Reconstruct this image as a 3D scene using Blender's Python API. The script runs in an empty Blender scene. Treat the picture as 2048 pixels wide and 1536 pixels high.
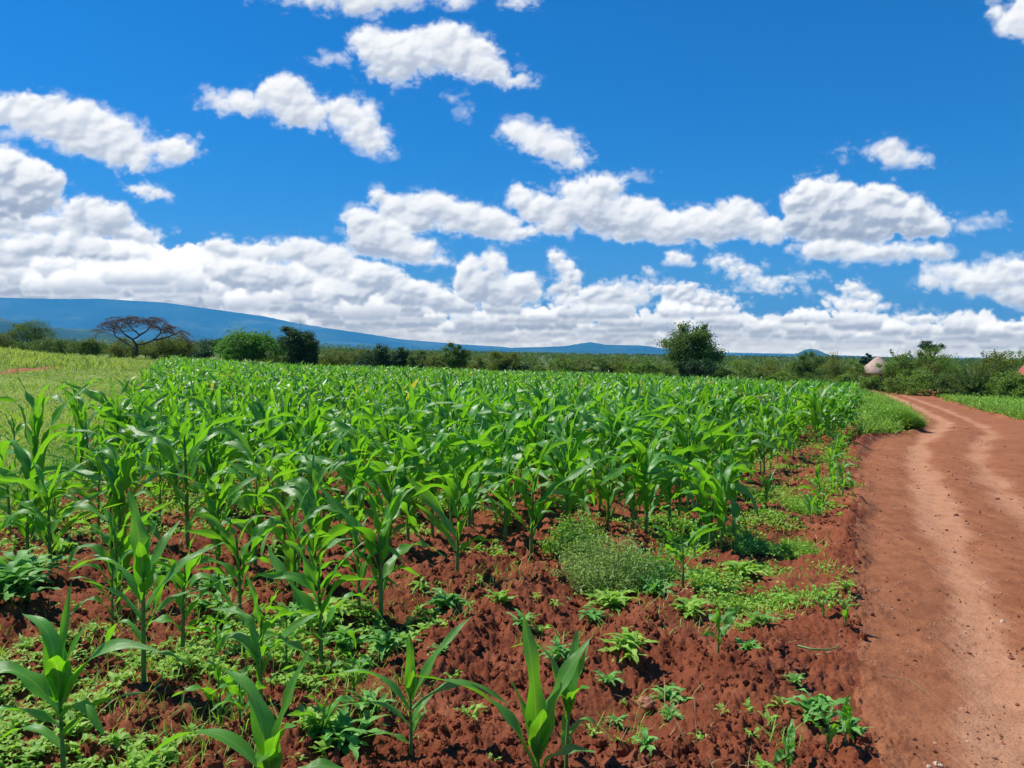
import bpy, math, random
import numpy as np
from mathutils import Vector, Matrix

scene = bpy.context.scene
R = math.radians
# ------------------------------------------------------------------ camera
EYE = 1.65
F_PX = 1541.0            # focal length in pixels of the 2048 px wide photograph
PITCH = R(2.38)
ROLL = R(0.75)
fwd = Vector((0, math.cos(PITCH), -math.sin(PITCH)))
up0 = Vector((0, math.sin(PITCH), math.cos(PITCH)))
rt0 = Vector((1, 0, 0))
rt = rt0 * math.cos(ROLL) + up0 * math.sin(ROLL)
up = up0 * math.cos(ROLL) - rt0 * math.sin(ROLL)
cam_d = bpy.data.cameras.new('camera')
cam = bpy.data.objects.new('camera', cam_d)
scene.collection.objects.link(cam)
cam.matrix_world = Matrix(((rt.x, up.x, -fwd.x, 0), (rt.y, up.y, -fwd.y, 0), (rt.z, up.z, -fwd.z, EYE), (0, 0, 0, 1)))
cam_d.sensor_width = 36
cam_d.lens = F_PX / 2048 * 36
cam_d.clip_start = 0.05
cam_d.clip_end = 80000
scene.camera = cam

# ------------------------------------------------------------------ light
SUN_AZ, SUN_EL = R(-68), R(57)       # azimuth from +Y towards +X
sdir = Vector((math.sin(SUN_AZ) * math.cos(SUN_EL), math.cos(SUN_AZ) * math.cos(SUN_EL), math.sin(SUN_EL)))
sl = bpy.data.lights.new('sun', 'SUN')
sl.energy = 4.6
sl.angle = R(0.53)
sl.color = (1.0, 0.95, 0.86)
so = bpy.data.objects.new('sun', sl)
scene.collection.objects.link(so)
so.location = (-40, 20, 60)
so.rotation_euler = sdir.to_track_quat('Z', 'Y').to_euler()

scene.view_settings.view_transform = 'Standard'
scene.view_settings.look = 'None'
EXPO = 0.55
scene.view_settings.exposure = EXPO
HAZE, HAZE_TOP, HAZE_FAR, HAZE_AIR = 9e-5, 1500.0, 23000.0, (.035, .18, .41)
scene.view_settings.gamma = 1.0
scene.render.engine = 'CYCLES'
cy = scene.cycles
cy.max_bounces = 7
cy.diffuse_bounces = 3
cy.glossy_bounces = 2
cy.transmission_bounces = 4
cy.volume_bounces = 0
cy.use_denoising = True
cy.sample_clamp_indirect = 6.0

# ------------------------------------------------------------------ numpy noise
def _hash(ix, iy, seed):
    h = (ix.astype(np.int64) * 374761393 + iy.astype(np.int64) * 668265263 + seed * 1274126177) & 0xFFFFFFFF
    h = ((h ^ (h >> 13)) * 1274126177) & 0xFFFFFFFF
    h = h ^ (h >> 16)
    return (h & 0xFFFFFF) / float(0xFFFFFF)

def vnoise(x, y, seed=0):
    ix = np.floor(x); iy = np.floor(y)
    fx = x - ix; fy = y - iy
    fx = fx * fx * fx * (fx * (fx * 6 - 15) + 10); fy = fy * fy * fy * (fy * (fy * 6 - 15) + 10)
    a = _hash(ix, iy, seed); b = _hash(ix + 1, iy, seed)
    c = _hash(ix, iy + 1, seed); d = _hash(ix + 1, iy + 1, seed)
    return (a + (b - a) * fx) * (1 - fy) + (c + (d - c) * fx) * fy

def fbm(x, y, seed=0, octaves=5, gain=0.5):
    s = 0; a = 1; t = 0
    for k in range(octaves):
        s = s + a * vnoise(x * 2 ** k + 17.3 * k, y * 2 ** k - 9.1 * k, seed + k); t += a; a *= gain
    return s / t

def worley(x, y, seed=0):
    ix = np.floor(x); iy = np.floor(y)
    best = np.full(np.shape(x), 9.0)
    for dx in (-1, 0, 1):
        for dy in (-1, 0, 1):
            cx = ix + dx; cyy = iy + dy
            px = cx + _hash(cx, cyy, seed); py = cyy + _hash(cx, cyy, seed + 77)
            best = np.minimum(best, (px - x) ** 2 + (py - y) ** 2)
    return np.sqrt(best)

def billow(x, y, seed=0, octaves=4, gain=0.5):
    s = 0; a = 1; t = 0
    for k in range(octaves):
        w = worley(x * 1.9 ** k + 5.1 * k, y * 1.9 ** k + 3.7 * k, seed + 11 * k)
        s = s + a * np.clip(1 - w * w * 1.3, 0, 1); t += a; a *= gain
    return s / t

def sstep(a, b, x):
    t = np.clip((x - a) / (b - a), 0, 1)
    return t * t * (3 - 2 * t)

# ------------------------------------------------------------------ sky with cumulus clouds, laid out by direction
AZ0, AZ1, EL0, EL1 = -46.0, 46.0, -1.5, 32.0
CW, CH = 2208, 804

def blur(a, r):
    for _ in range(3):
        for ax in (0, 1):
            k = 2 * r + 1
            p = np.pad(a, [(r + 1, r) if i == ax else (0, 0) for i in (0, 1)], mode='edge').cumsum(ax)
            a = (np.take(p, range(k, p.shape[ax]), ax) - np.take(p, range(0, p.shape[ax] - k), ax)) / k
    return a

def cloud_map():
    az = np.radians(np.linspace(AZ0, AZ1, CW))[None, :]
    el = np.radians(np.linspace(EL0, EL1, CH))[:, None]
    dx = np.sin(az) * np.cos(el); dy = np.cos(az) * np.cos(el); dz = np.sin(el) + 0 * az
    zc = dx * fwd.x + dy * fwd.y + dz * fwd.z
    X = 1024 + F_PX * (dx * rt.x + dy * rt.y + dz * rt.z) / zc
    Y = 768 - F_PX * (dx * up.x + dy * up.y + dz * up.z) / zc
    A = np.zeros((CH, CW)); S = np.ones((CH, CW))
    WX = (fbm(X / 60, Y / 60, 1, 5, .6) - .5); WY = (fbm(X / 60, Y / 60, 31, 5, .6) - .5)
    FX = (fbm(X / 14, Y / 14, 5, 4, .6) - .5); FY = (fbm(X / 14, Y / 14, 55, 4, .6) - .5)
    B1 = billow(X / 34 + WX * 1.2, Y / 30 + WY * 1.2, 3, 5, .55)
    B2 = billow(X / 17 + WX * 1.6, Y / 13 + WY * 1.6, 9, 4, .55)
    B1s = blur(B1, 3); B2s = blur(B2, 1)
    N2 = fbm(X / 26 + 3, Y / 17, 171, 5, .62)
    N1 = fbm(X / 90, Y / 60, 71, 5, .55)
    # horizon height in photo pixels at column X
    hor = 704 + (X - 1024) * math.tan(ROLL)

    def stamp(ells, soft=5.0, warp=16, bump=16, base=0.66, flat=None, small=False, dens=1.0, tone=1.0, wisp=0.0, bright=1.0, grad=False):
        nonlocal A, S
        xs0 = min(e[0] - e[2] for e in ells) - 40; xs1 = max(e[0] + e[2] for e in ells) + 40
        ys0 = min(e[1] - e[3] for e in ells) - 40; ys1 = max(e[1] + e[3] for e in ells) + 40
        m = (X > xs0) & (X < xs1) & (Y > ys0) & (Y < ys1)
        if not m.any(): return
        r = np.where(m.any(1))[0]; c = np.where(m.any(0))[0]
        sl_ = (slice(r[0], r[-1] + 1), slice(c[0], c[-1] + 1))
        x = X[sl_] + WX[sl_] * warp * 1.6 + FX[sl_] * warp * .35; y = Y[sl_] + WY[sl_] * warp + FY[sl_] * warp * .3
        f = np.full(x.shape, -1e9)
        kk = 4.0
        acc = np.zeros(x.shape)
        for (cx, cyy, rx, ry) in ells:
            d = (1 - np.sqrt(((x - cx) / rx) ** 2 + ((y - cyy) / ry) ** 2)) * min(rx, ry)
            f = np.maximum(f, d)
            acc += np.exp(np.clip(d / kk, -30, 30))
        f = np.log(acc + 1e-12) * kk
        bb = (B2 if small else B1)[sl_]
        b2 = B2[sl_]
        bump = bump * (.45 + 1.2 * N1[sl_])
        g = f + bump * (bb - .55) + bump * .35 * (b2 - .5)
        if flat is not None:      # flat bases of cumulus
            g = np.minimum(g, (flat - Y[sl_]) * .8 + 5 * FY[sl_] + 3 * WY[sl_])
        if wisp:
            g = g - wisp * 30 * np.abs(N1[sl_] - .5) - wisp * 14 * np.abs(FX[sl_])
        if grad:
            a = sstep(-1, soft + 1, g) * dens
        else:
            a = sstep(-2.5, soft * 1.5 + 2, g + 6 * FX[sl_] - 3 * FY[sl_])
            a = np.maximum(a, .34 * sstep(-12, 1, g) * sstep(.52, .72, N2[sl_])) * dens
        # relief lit from the upper left
        gs = f + bump * (B2s if small else B1s)[sl_]
        h = blur(np.sqrt(np.clip(gs, 0, None) + 1) * 5.5, 2) + ((B2s if small else B1s)[sl_]) * bump * 1.15 + B2s[sl_] * bump * .28
        hy, hx = np.gradient(h)
        hx = hx * 1.15; hy = hy * 1.15
        nz = 1.0 / np.sqrt(1 + (hx * .7) ** 2 + (hy * .7) ** 2)
        lam = (hx * .7 * .45 + -hy * .7 * .75) * nz * 1.0 + nz * .55
        lam = np.clip(lam, -.2, 1.15)
        top = min(e[1] - e[3] for e in ells); bot = max(e[1] + e[3] for e in ells)
        # thickness above this point in the cloud: cumulative density towards the sun
        dcol = np.cumsum(a[::-1], 0)[::-1]
        occl = np.exp(-dcol / (0.62 * (bot - top) / 46 * 24 + 10))
        if grad:
            fb = flat if flat is not None else bot
            vv = np.clip((fb - Y[sl_] + 6 * FY[sl_] + 5 * WY[sl_]) / (fb - top + 4), 0, 1)
            s = base + (1 - base) * (.98 * sstep(.0, .72, vv) + .20 * sstep(0, 1, lam)) + .03 * (B1s[sl_] - .5)
        else:
            s = base + (1 - base) * (0.66 * occl + 0.40 * sstep(-.1, .95, lam)) * 1.10
            s = s + .09 * (lam - .60) * (.4 + .6 * (1 - occl)) + .025 * (B2s[sl_] - .4)
        s = np.clip((s - .035) * tone, .45, 1.06) * bright
        thin = 1 - sstep(0, 9, g)
        s = s * (1 - thin) + np.maximum(s, .89) * thin
        S[sl_] = S[sl_] * (1 - a) + s * a
        A[sl_] = A[sl_] + a * (1 - A[sl_])

    rr = random.Random(4)
    prof = [(-400, 500), (0, 520), (300, 536), (420, 530), (560, 540), (700, 560), (850, 590), (930, 602), (1050, 600), (1300, 602), (1500, 614), (1700, 622), (1850, 632), (2048, 628), (2500, 610)]
    px_ = np.array([p[0] for p in prof]); py_ = np.array([p[1] for p in prof])
    # distant rows of small cumulus, farthest first
    def row(yb, wmin, wmax, fill, tone):
        x = -420
        while x < 2480:
            w = rr.uniform(wmin, wmax)
            hz = 704 + (x - 1024) * math.tan(ROLL)
            yy = hz - yb + rr.uniform(-1, 1) * yb * .12
            tp = float(np.interp(x, px_, py_))
            if yy - w * .30 > tp and rr.random() < fill:
                hgt = w * rr.uniform(.24, .44)
                ells = []
                for k in range(rr.randint(3, 6)):
                    t = rr.uniform(-1, 1)
                    ells.append((x + t * w * .5, yy - hgt * (.35 + .45 * (1 - t * t) * rr.random()), w * rr.uniform(.18, .34), hgt * rr.uniform(.45, .75)))
                stamp(ells, soft=3.5 + w * .02, warp=4 + w * .07, bump=4 + w * .09, base=.56, flat=yy + hgt * .1, small=w < 130, dens=rr.uniform(.85, 1), tone=tone * rr.uniform(.95, 1.05), grad=True)
            x += w * rr.uniform(.35, .8)
    # milky base layer of cloud close to the horizon
    tpf = np.interp(X, px_, py_)
    veil = sstep(40, 0, (hor - Y) - 22) * .9 * sstep(tpf - 6, tpf + 50, Y + 40)
    lay = fbm(X / 70, (hor - Y) / (4 + np.clip(hor - Y, 0, 200) * .1), 91, 5, .6)
    mtn = np.interp(X, [-400, 0, 200, 330, 430, 530, 650, 740, 820], [580, 594, 596, 604, 618, 632, 655, 668, 680])
    veil2 = sstep(-34, -16, Y - mtn) * sstep(860, 780, X)
    veil = np.clip(veil, 0, 1) * (0.55 + .45 * sstep(.3, .55, lay))
    veil = np.maximum(veil, veil2); S = np.where(veil > 0, .90 + .16 * (lay - .35), S); A = veil
    for yb, w0, w1, fl, tn in ((6, 18, 50, .9, .97), (11, 22, 60, .9, .96), (17, 25, 75, .95, .96), (24, 30, 85, .95, .97), (32, 35, 100, .95, .97), (42, 45, 115, .82, .98),
                               (53, 50, 130, .75, 1.0), (66, 55, 150, .72, 1.0), (80, 60, 160, .72, 1.0), (96, 70, 170, .62, 1.0), (113, 80, 175, .62, 1.0),
                               (131, 80, 190, .85, 1.0), (150, 90, 200, .9, 1.0)):
        row(yb, w0, w1, fl, tn)
    # the bank that hides the mountain top, left
    for k in range(85):
        x = rr.uniform(-420, 760); q = rr.random()
        yy = 520 + q * 68 + max(0, (x - 250)) * .10
        if yy > 585 + max(0, x - 250) * .13: continue
        w = rr.uniform(50, 110); hgt = w * rr.uniform(.4, .62)
        ells = [(x + rr.uniform(-.5, .5) * w, yy - hgt * rr.uniform(.1, .5), w * rr.uniform(.2, .36), hgt * rr.uniform(.4, .65)) for _ in range(6)]
        stamp(ells, soft=4, warp=14, bump=15, base=.66, flat=yy + hgt * .35, tone=rr.uniform(1.01, 1.07), small=rr.random() < .5, grad=True)
    ST = stamp
    # middle distance groups
    ST([(450, 500, 40, 20), (530, 506, 60, 18), (610, 503, 50, 24), (660, 525, 60, 32), (700, 545, 50, 24)], base=.68, flat=562)
    ST([(470, 545, 60, 22), (560, 552, 80, 26), (500, 565, 60, 20)], base=.66)
    ST([(740, 560, 60, 28), (820, 582, 60, 28), (690, 585, 60, 24), (870, 598, 50, 22)], base=.64)
    ST([(940, 538, 26, 26), (990, 522, 24, 22), (960, 570, 50, 34), (1040, 572, 42, 28), (1010, 590, 60, 24)], base=.68)
    ST([(1108, 515, 15, 15), (1125, 532, 18, 14), (1140, 552, 20, 15), (1130, 578, 28, 18)], base=.70, warp=12, bump=10, small=True)
    ST([(1240, 590, 55, 22), (1200, 600, 60, 18), (1170, 598, 40, 18)], base=.66, flat=614)
    ST([(1370, 585, 40, 16), (1330, 580, 36, 8), (1420, 604, 50, 14)], base=.68, small=True)
    ST([(1250, 563, 28, 7)], dens=.45, small=True, wisp=.3)
    ST([(1298, 543, 12, 8)], dens=.7, small=True, bump=8)
    ST([(1360, 521, 26, 13), (1350, 512, 12, 9)], small=True, bump=8, warp=8, base=.75, flat=532)
    ST([(1450, 523, 38, 13), (1490, 542, 42, 17), (1530, 562, 44, 14), (1585, 553, 40, 6), (1520, 580, 60, 8)], small=True, base=.72, soft=9, bump=13, wisp=.35)
    ST([(1705, 574, 24, 13), (1735, 590, 24, 11), (1690, 602, 40, 10)], small=True, base=.72, bump=10)
    ST([(1720, 610, 60, 11), (1840, 636, 50, 12)], small=True, base=.72, bump=10)
    ST([(1640, 588, 18, 6)], dens=.5, small=True, wisp=.4, bump=6)
    ST([(1900, 543, 60, 20), (1970, 560, 85, 32), (2030, 532, 60, 22), (2040, 590, 70, 26), (2110, 560, 80, 40), (1870, 560, 40, 16)], base=.70, soft=9, wisp=.25)
    # left group
    ST([(-60, 470, 80, 40), (10, 465, 50, 18), (40, 480, 40, 14)], base=.72, soft=9, wisp=.2)
    ST([(165, 428, 46, 32), (215, 440, 50, 34), (110, 452, 80, 22), (275, 468, 46, 13), (20, 440, 60, 22), (180, 462, 70, 20)], base=.70, soft=6)
    ST([(130, 488, 70, 26), (190, 497, 60, 22), (60, 500, 60, 20), (240, 508, 40, 10)], base=.68)
    ST([(-60, 330, 80, 50), (10, 340, 50, 44), (60, 366, 62, 46), (30, 398, 90, 36), (-60, 400, 100, 40), (0, 315, 40, 22)], base=.60, soft=5, bump=20)
    # high clouds
    ST([(-60, 240, 60, 40), (0, 222, 60, 32), (60, 222, 75, 34), (130, 242, 95, 46), (200, 275, 84, 46), (250, 302, 50, 34), (350, 299, 44, 27), (300, 305, 30, 12), (272, 328, 22, 14)], base=.76, soft=8, bump=18)
    ST([(20, 268, 50, 14)], dens=.55, soft=12, wisp=.6)
    ST([(285, 379, 26, 9), (312, 389, 26, 10)], base=.80, small=True, bump=8, warp=7)
    ST([(432, 196, 34, 22), (445, 212, 34, 14)], soft=14, wisp=.7, dens=.85, bump=22)
    ST([(490, 205, 46, 20), (570, 188, 50, 38), (600, 222, 62, 28), (620, 238, 36, 18)], base=.80, soft=8, bump=18)
    ST([(690, 228, 42, 34), (730, 262, 48, 38), (745, 290, 30, 22), (735, 216, 24, 18)], base=.82, soft=11, bump=20, wisp=.18)
    ST([(775, 308, 26, 12)], soft=14, wisp=.6, dens=.7)
    ST([(740, 86, 42, 34), (820, 104, 88, 44), (890, 78, 50, 38), (930, 112, 62, 38), (975, 140, 40, 22), (1025, 160, 30, 11), (790, 140, 52, 22), (955, 90, 16, 16)], base=.76, soft=8, bump=20)
    ST([(668, 116, 36, 10), (645, 118, 14, 8), (793, 178, 14, 10)], soft=12, wisp=.5, dens=.8)
    ST([(1052, 170, 20, 5)], soft=12, wisp=.4, dens=.6)
    ST([(640, 2, 66, 12), (720, 6, 70, 24), (800, -6, 60, 22), (915, 2, 28, 18), (1040, 0, 32, 17), (700, -40, 200, 40)], base=.82, soft=13, wisp=.28, bump=22)
    ST([(1990, 22, 12, 18), (2022, 50, 32, 24), (2056, 26, 40, 48), (2110, 40, 60, 60)], base=.84, soft=8)
    ST([(1035, 258, 38, 22), (1080, 277, 50, 28), (1120, 300, 40, 24), (1148, 323, 26, 14), (1130, 268, 18, 8)], base=.80, soft=9, bump=16)
    ST([(1786, 304, 30, 26), (1825, 321, 36, 15), (1770, 296, 26, 12)], base=.80, soft=10, bump=14)
    ST([(1735, 298, 34, 7), (1690, 315, 8, 10)], soft=12, wisp=.4, dens=.7, small=True, bump=8)
    ST([(905, 198, 18, 13), (928, 226, 16, 15)], soft=14, wisp=.7, dens=.6)
    ST([(550, 482, 26, 6)], soft=12, wisp=.3, dens=.45)
    # long cloud band over the field
    ST([(756, 394, 16, 18), (790, 412, 38, 24), (860, 414, 58, 30), (925, 438, 58, 32), (985, 446, 52, 32), (1040, 464, 32, 13), (820, 440, 70, 24)], base=.70, soft=6)
    ST([(725, 440, 42, 24), (760, 478, 70, 42), (820, 500, 56, 24), (868, 524, 28, 9)], base=.68, soft=6, flat=534)
    ST([(1040, 396, 32, 24), (1080, 418, 48, 28), (1150, 378, 30, 22), (1200, 372, 44, 26), (1180, 420, 66, 42), (1260, 438, 78, 44), (1340, 452, 66, 34), (1420, 450, 66, 36), (1478, 426, 48, 28), (1530, 458, 52, 28), (1288, 416, 26, 18), (1110, 455, 30, 16)], base=.70, soft=6, flat=500)
    ST([(1258, 356, 38, 8)], soft=12, wisp=.35, dens=.85, bump=12)
    ST([(1642, 384, 48, 34), (1600, 408, 32, 24), (1700, 420, 105, 50), (1762, 396, 40, 28), (1800, 432, 70, 40), (1850, 452, 56, 24), (1690, 462, 90, 34), (1620, 450, 50, 30)], base=.56, soft=6, bump=20, flat=503)
    ST([(1930, 452, 52, 11), (1968, 440, 30, 9)], soft=12, wisp=.3, dens=.9)
    ST([(1645, 498, 46, 18), (1740, 508, 100, 17), (1855, 500, 44, 14), (1700, 500, 90, 18), (1880, 505, 24, 14)], base=.68, soft=7, flat=527)
    S = blur(S, 1); A = A * .6 + blur(A, 1) * .4
    S = np.clip(S, .4, 1.05)
    ks = [.4, .55, .70, .84, 1.0, 1.05]
    D = np.stack([np.interp(S, ks, c) for c in ((.22, .30, .42, .66, .97, 1.02), (.30, .37, .49, .71, .98, 1.02), (.44, .52, .62, .80, 1.0, 1.03))], -1)
    # the light the clouds send: what is seen plus what the hazy air in front takes away
    path = np.minimum(HAZE_FAR / np.clip(np.cos(np.arctan(np.abs(X - 1024) / F_PX)), .6, 1), HAZE_TOP / np.maximum(np.sin(el + 0 * az), 1e-3))
    T = np.exp(-HAZE * path)[..., None]
    E = (D / 2 ** EXPO - np.array(HAZE_AIR) * (1 - T)) / T
    return np.clip(E, .02, 12) * 10, np.clip(A, 0, 1)

S_, A_ = cloud_map()
img = bpy.data.images.new('cloud_cover', CW, CH, alpha=True, float_buffer=True)
img.colorspace_settings.name = 'Non-Color'; img.alpha_mode = 'CHANNEL_PACKED'
buf = np.empty((CH, CW, 4), np.float32)
buf[..., :3] = S_; buf[..., 3] = A_
buf[0, :, 3] = 0; buf[-1, :, 3] = 0; buf[:, 0, 3] = 0; buf[:, -1, 3] = 0
img.pixels.foreach_set(buf.ravel())
img.update()
img.pack()

world = bpy.data.worlds.new('World')
scene.world = world
world.use_nodes = True
wn = world.node_tree.nodes; wl = world.node_tree.links
wn.clear()
w_out = wn.new('ShaderNodeOutputWorld')
bg = wn.new('ShaderNodeBackground'); bg.inputs[1].default_value = 0.1
sky = wn.new('ShaderNodeTexSky'); sky.sky_type = 'NISHITA'; sky.sun_disc = False
sky.sun_elevation = SUN_EL; sky.sun_rotation = SUN_AZ
sky.altitude = 900; sky.air_density = 1.0; sky.dust_density = 0.4; sky.ozone_density = 2.0
grade = wn.new('ShaderNodeMix'); grade.data_type = 'RGBA'; grade.blend_type = 'MULTIPLY'
grade.inputs[0].default_value = 1.0; grade.inputs[7].default_value = (0.035, 0.50, 1.12, 1)
wl.new(sky.outputs[0], grade.inputs[6])
tc = wn.new('ShaderNodeTexCoord')
low = wn.new('ShaderNodeMix'); low.data_type = 'RGBA'       # paler blue towards the horizon
low.inputs[6].default_value = (0.002, 0.44, 0.90, 1); low.inputs[7].default_value = (1.0, 1.0, .95, 1)
wl.new(low.outputs[2], grade.inputs[7])
sep = wn.new('ShaderNodeSeparateXYZ'); wl.new(tc.outputs['Generated'], sep.inputs[0])
def wm(op, a, b=None):
    n = wn.new('ShaderNodeMath'); n.operation = op
    for i, v in enumerate((a, b)):
        if v is None: continue
        if isinstance(v, (int, float)): n.inputs[i].default_value = v
        else: wl.new(v, n.inputs[i])
    return n.outputs[0]
az_n = wm('ARCTAN2', sep.outputs[0], sep.outputs[1])
el_n = wm('ARCSINE', sep.outputs[2])
wl.new(wm('EXPONENT', wm('MULTIPLY', wm('MAXIMUM', el_n, 0.0), -15.0)), low.inputs[0])
u_n = wm('DIVIDE', wm('SUBTRACT', az_n, R(AZ0)), R(AZ1 - AZ0))
v_n = wm('DIVIDE', wm('SUBTRACT', el_n, R(EL0)), R(EL1 - EL0))
cmb = wn.new('ShaderNodeCombineXYZ'); wl.new(u_n, cmb.inputs[0]); wl.new(v_n, cmb.inputs[1])
it = wn.new('ShaderNodeTexImage'); it.image = img; it.extension = 'CLIP'; it.interpolation = 'Linear'
wl.new(cmb.outputs[0], it.inputs[0])
mx = wn.new('ShaderNodeMix'); mx.data_type = 'RGBA'
wl.new(it.outputs[1], mx.inputs[0]); wl.new(grade.outputs[2], mx.inputs[6]); wl.new(it.outputs[0], mx.inputs[7])
wl.new(mx.outputs[2], bg.inputs[0]); wl.new(bg.outputs[0], w_out.inputs[0])

# ------------------------------------------------------------------ terrain
def pix_ray(px, py):
    a = (px - 1024) / F_PX; b = -(py - 768) / F_PX
    return fwd + rt * a + up * b

# large scale relief
def terr(x, y):
    x = np.asarray(x, float); y = np.asarray(y, float)
    r = np.hypot(x, y)
    z = -0.0135 * np.clip(x, -70, 60) * sstep(6, 55, r)
    z = z - .0165 * np.clip(y - 6, 0, 74) * sstep(6, 16, y) * (.12 + .88 * sstep(-38, -12, x))
    z = z + 0.95 * np.exp(-(((x + 42) / 7) ** 2 + ((y - 56) / 6) ** 2))
    z = z * (1 - .6 * sstep(150, 500, r)) - 1.7 * sstep(120, 600, r)
    z = z + (fbm(x / 9 + 40, y / 9, 201, 3) - .5) * 0.22 * sstep(8, 30, r)
    return z

def ground_at(px, py):
    d = pix_ray(px, py)
    t = EYE / max(-d.z, .004)
    for _ in range(30):
        p = Vector((0, 0, EYE)) + d * t
        h = float(terr(p.x, p.y))
        t = t * .5 + .5 * (EYE - h) / max(-d.z, .004)
    return d.x * t, d.y * t

def at_dist(px, py, dist):      # a point seen at (px, py), `dist` metres away along Y
    d = pix_ray(px, py); t = dist / d.y
    return d.x * t, dist, EYE + d.z * t

ROAD_PX = [(1770, 1640), (1745, 1536), (1722, 1400), (1712, 1280), (1708, 1100), (1718, 960), (1728, 885), (1760, 872), (1800, 868), (1842, 856), (1836, 838), (1808, 816), (1776, 798), (1745, 786),
           (1738, 780), (1800, 779), (1860, 781), (1885, 787), (1862, 792), (1885, 800), (1950, 820), (2048, 842), (2200, 872), (2500, 960), (3300, 1400), (3300, 2400), (1900, 2400)]
ROAD = np.array([ground_at(*p) for p in ROAD_PX])
PATH = np.array([ground_at(*p) for p in [(-160, 750), (0, 741), (60, 736), (125, 733), (130, 736), (70, 742), (0, 751), (-160, 772)]])
TRK1 = np.array([ground_at(*p) for p in [(2300, 1800), (2060, 1536), (1985, 1300), (1925, 1130), (1872, 1000), (1838, 930), (1838, 885), (1880, 855), (1892, 842), (1865, 828), (1810, 802), (1765, 785)]])
TRK2 = np.array([ground_at(*p) for p in [(2600, 1700), (2300, 1300), (2100, 1080), (2010, 980), (1955, 915), (1960, 885), (1985, 862), (1950, 842), (1890, 818), (1840, 800), (1790, 784)]])

def inside(poly, x, y):
    x = np.asarray(x); res = np.zeros(x.shape, bool)
    n = len(poly)
    for i in range(n):
        x0, y0 = poly[i]; x1, y1 = poly[(i + 1) % n]
        c = ((y0 > y) != (y1 > y)) & (x < (x1 - x0) * (y - y0) / (y1 - y0 + 1e-12) + x0)
        res ^= c
    return res

def dist_line(poly, x, y, closed=False):
    best = np.full(np.shape(x), 1e9)
    n = len(poly)
    for i in range(n if closed else n - 1):
        ax, ay = poly[i]; bx, by = poly[(i + 1) % n]
        dx, dy = bx - ax, by - ay
        t = np.clip(((x - ax) * dx + (y - ay) * dy) / (dx * dx + dy * dy + 1e-12), 0, 1)
        best = np.minimum(best, np.hypot(x - ax - t * dx, y - ay - t * dy))
    return best

def road_sd(x, y):            # positive inside the dirt road
    d = dist_line(ROAD, x, y, True)
    return np.where(inside(ROAD, x, y), d, -d)

def left_edge(y): return -1.5 - .44 * y
def right_edge(y): return .45 * y - .05

FIELD_FAR = [(-60, 66), (-28, 66), (-12, 68), (3, 68), (14, 57), (19, 47), (19.5, 38), (17, 33)]
def field_mask(x, y):         # 1 in the ploughed maize field
    far = np.interp(x, [p[0] for p in FIELD_FAR[:6]], [p[1] for p in FIELD_FAR[:6]])
    e = (fbm(x / 1.5, y / 1.5, 301, 4) - .5) * (1.2 + .03 * np.abs(y))
    return sstep(-.5, .5, x - left_edge(y) + e) * sstep(-.3, .3, right_edge(y) - x + .5 * e) * sstep(-1, 1, far - y + e)

ROWDIR = np.array([.5, .866])
def micro(x, y):
    """small relief: clods and planting ridges in the field, ruts in the road"""
    r = np.hypot(x, y)
    rs = road_sd(x, y)
    on = sstep(-.10, .22, rs + .22 * (fbm(x * 2.2, y * 2.2, 61, 4) - .5))
    # field
    cross = x * ROWDIR[1] - y * ROWDIR[0]
    ridge = .035 * np.cos(cross / .8 * 2 * math.pi) * (.6 + .8 * fbm(x, y, 15, 2))
    lump = (fbm(x * 1.6, y * 1.6, 21, 3) - .5) * .13
    wx = x + .22 * (fbm(x * 7, y * 7, 81, 4, .6) - .5); wy = y + .22 * (fbm(x * 7, y * 7, 82, 4, .6) - .5)
    c1 = np.clip(.62 - worley(wx * 6.5, wy * 6.5, 2), 0, 1) * .085 * sstep(.35, .62, fbm(x * 1.7, y * 1.7, 4, 3))
    c2 = np.clip(.60 - worley(wx * 14, wy * 14, 6), 0, 1) * .058 * sstep(.30, .6, fbm(x * 2.3, y * 2.3, 14, 3))
    c3 = np.clip(.60 - worley(wx * 31, wy * 31, 8), 0, 1) * .030
    c4 = (fbm(x * 22, y * 22, 19, 4, .65) - .5) * .038
    field = ridge + lump + (c1 + c2 + c3 + c4) * (1 - sstep(14, 40, r) * .7)
    # road
    t1 = dist_line(TRK1, x, y); t2 = dist_line(TRK2, x, y)
    wob = .12 * (fbm(x * 1.3, y * 1.3, 33, 3) - .5)
    sc = 1 + r * .01
    rut = -.035 * np.exp(-((t1 + wob) / (.24 * sc)) ** 2) - .035 * np.exp(-((t2 + wob) / (.24 * sc)) ** 2)
    road = -.03 + rut + (fbm(x * 2.5, y * 2.5, 44, 4) - .5) * .028 + (fbm(x * 11, y * 11, 45, 5, .65) - .5) * .022
    road = road + np.clip(.30 - worley(x * 9, y * 9, 46), 0, 1) * .03 * sstep(.5, .7, fbm(x * 1.1, y * 1.1, 47, 2))
    berm = .04 * np.exp(-((rs + .08) / .16) ** 2) * fbm(x * 3, y * 3, 48, 2)
    return field * (1 - on) + road * on + berm

def ghz(x, y):
    return float(terr(x, y) + micro(np.array([x], float), np.array([y], float))[0])
def ghz_a(x, y): return terr(x, y) + micro(x, y)

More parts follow.
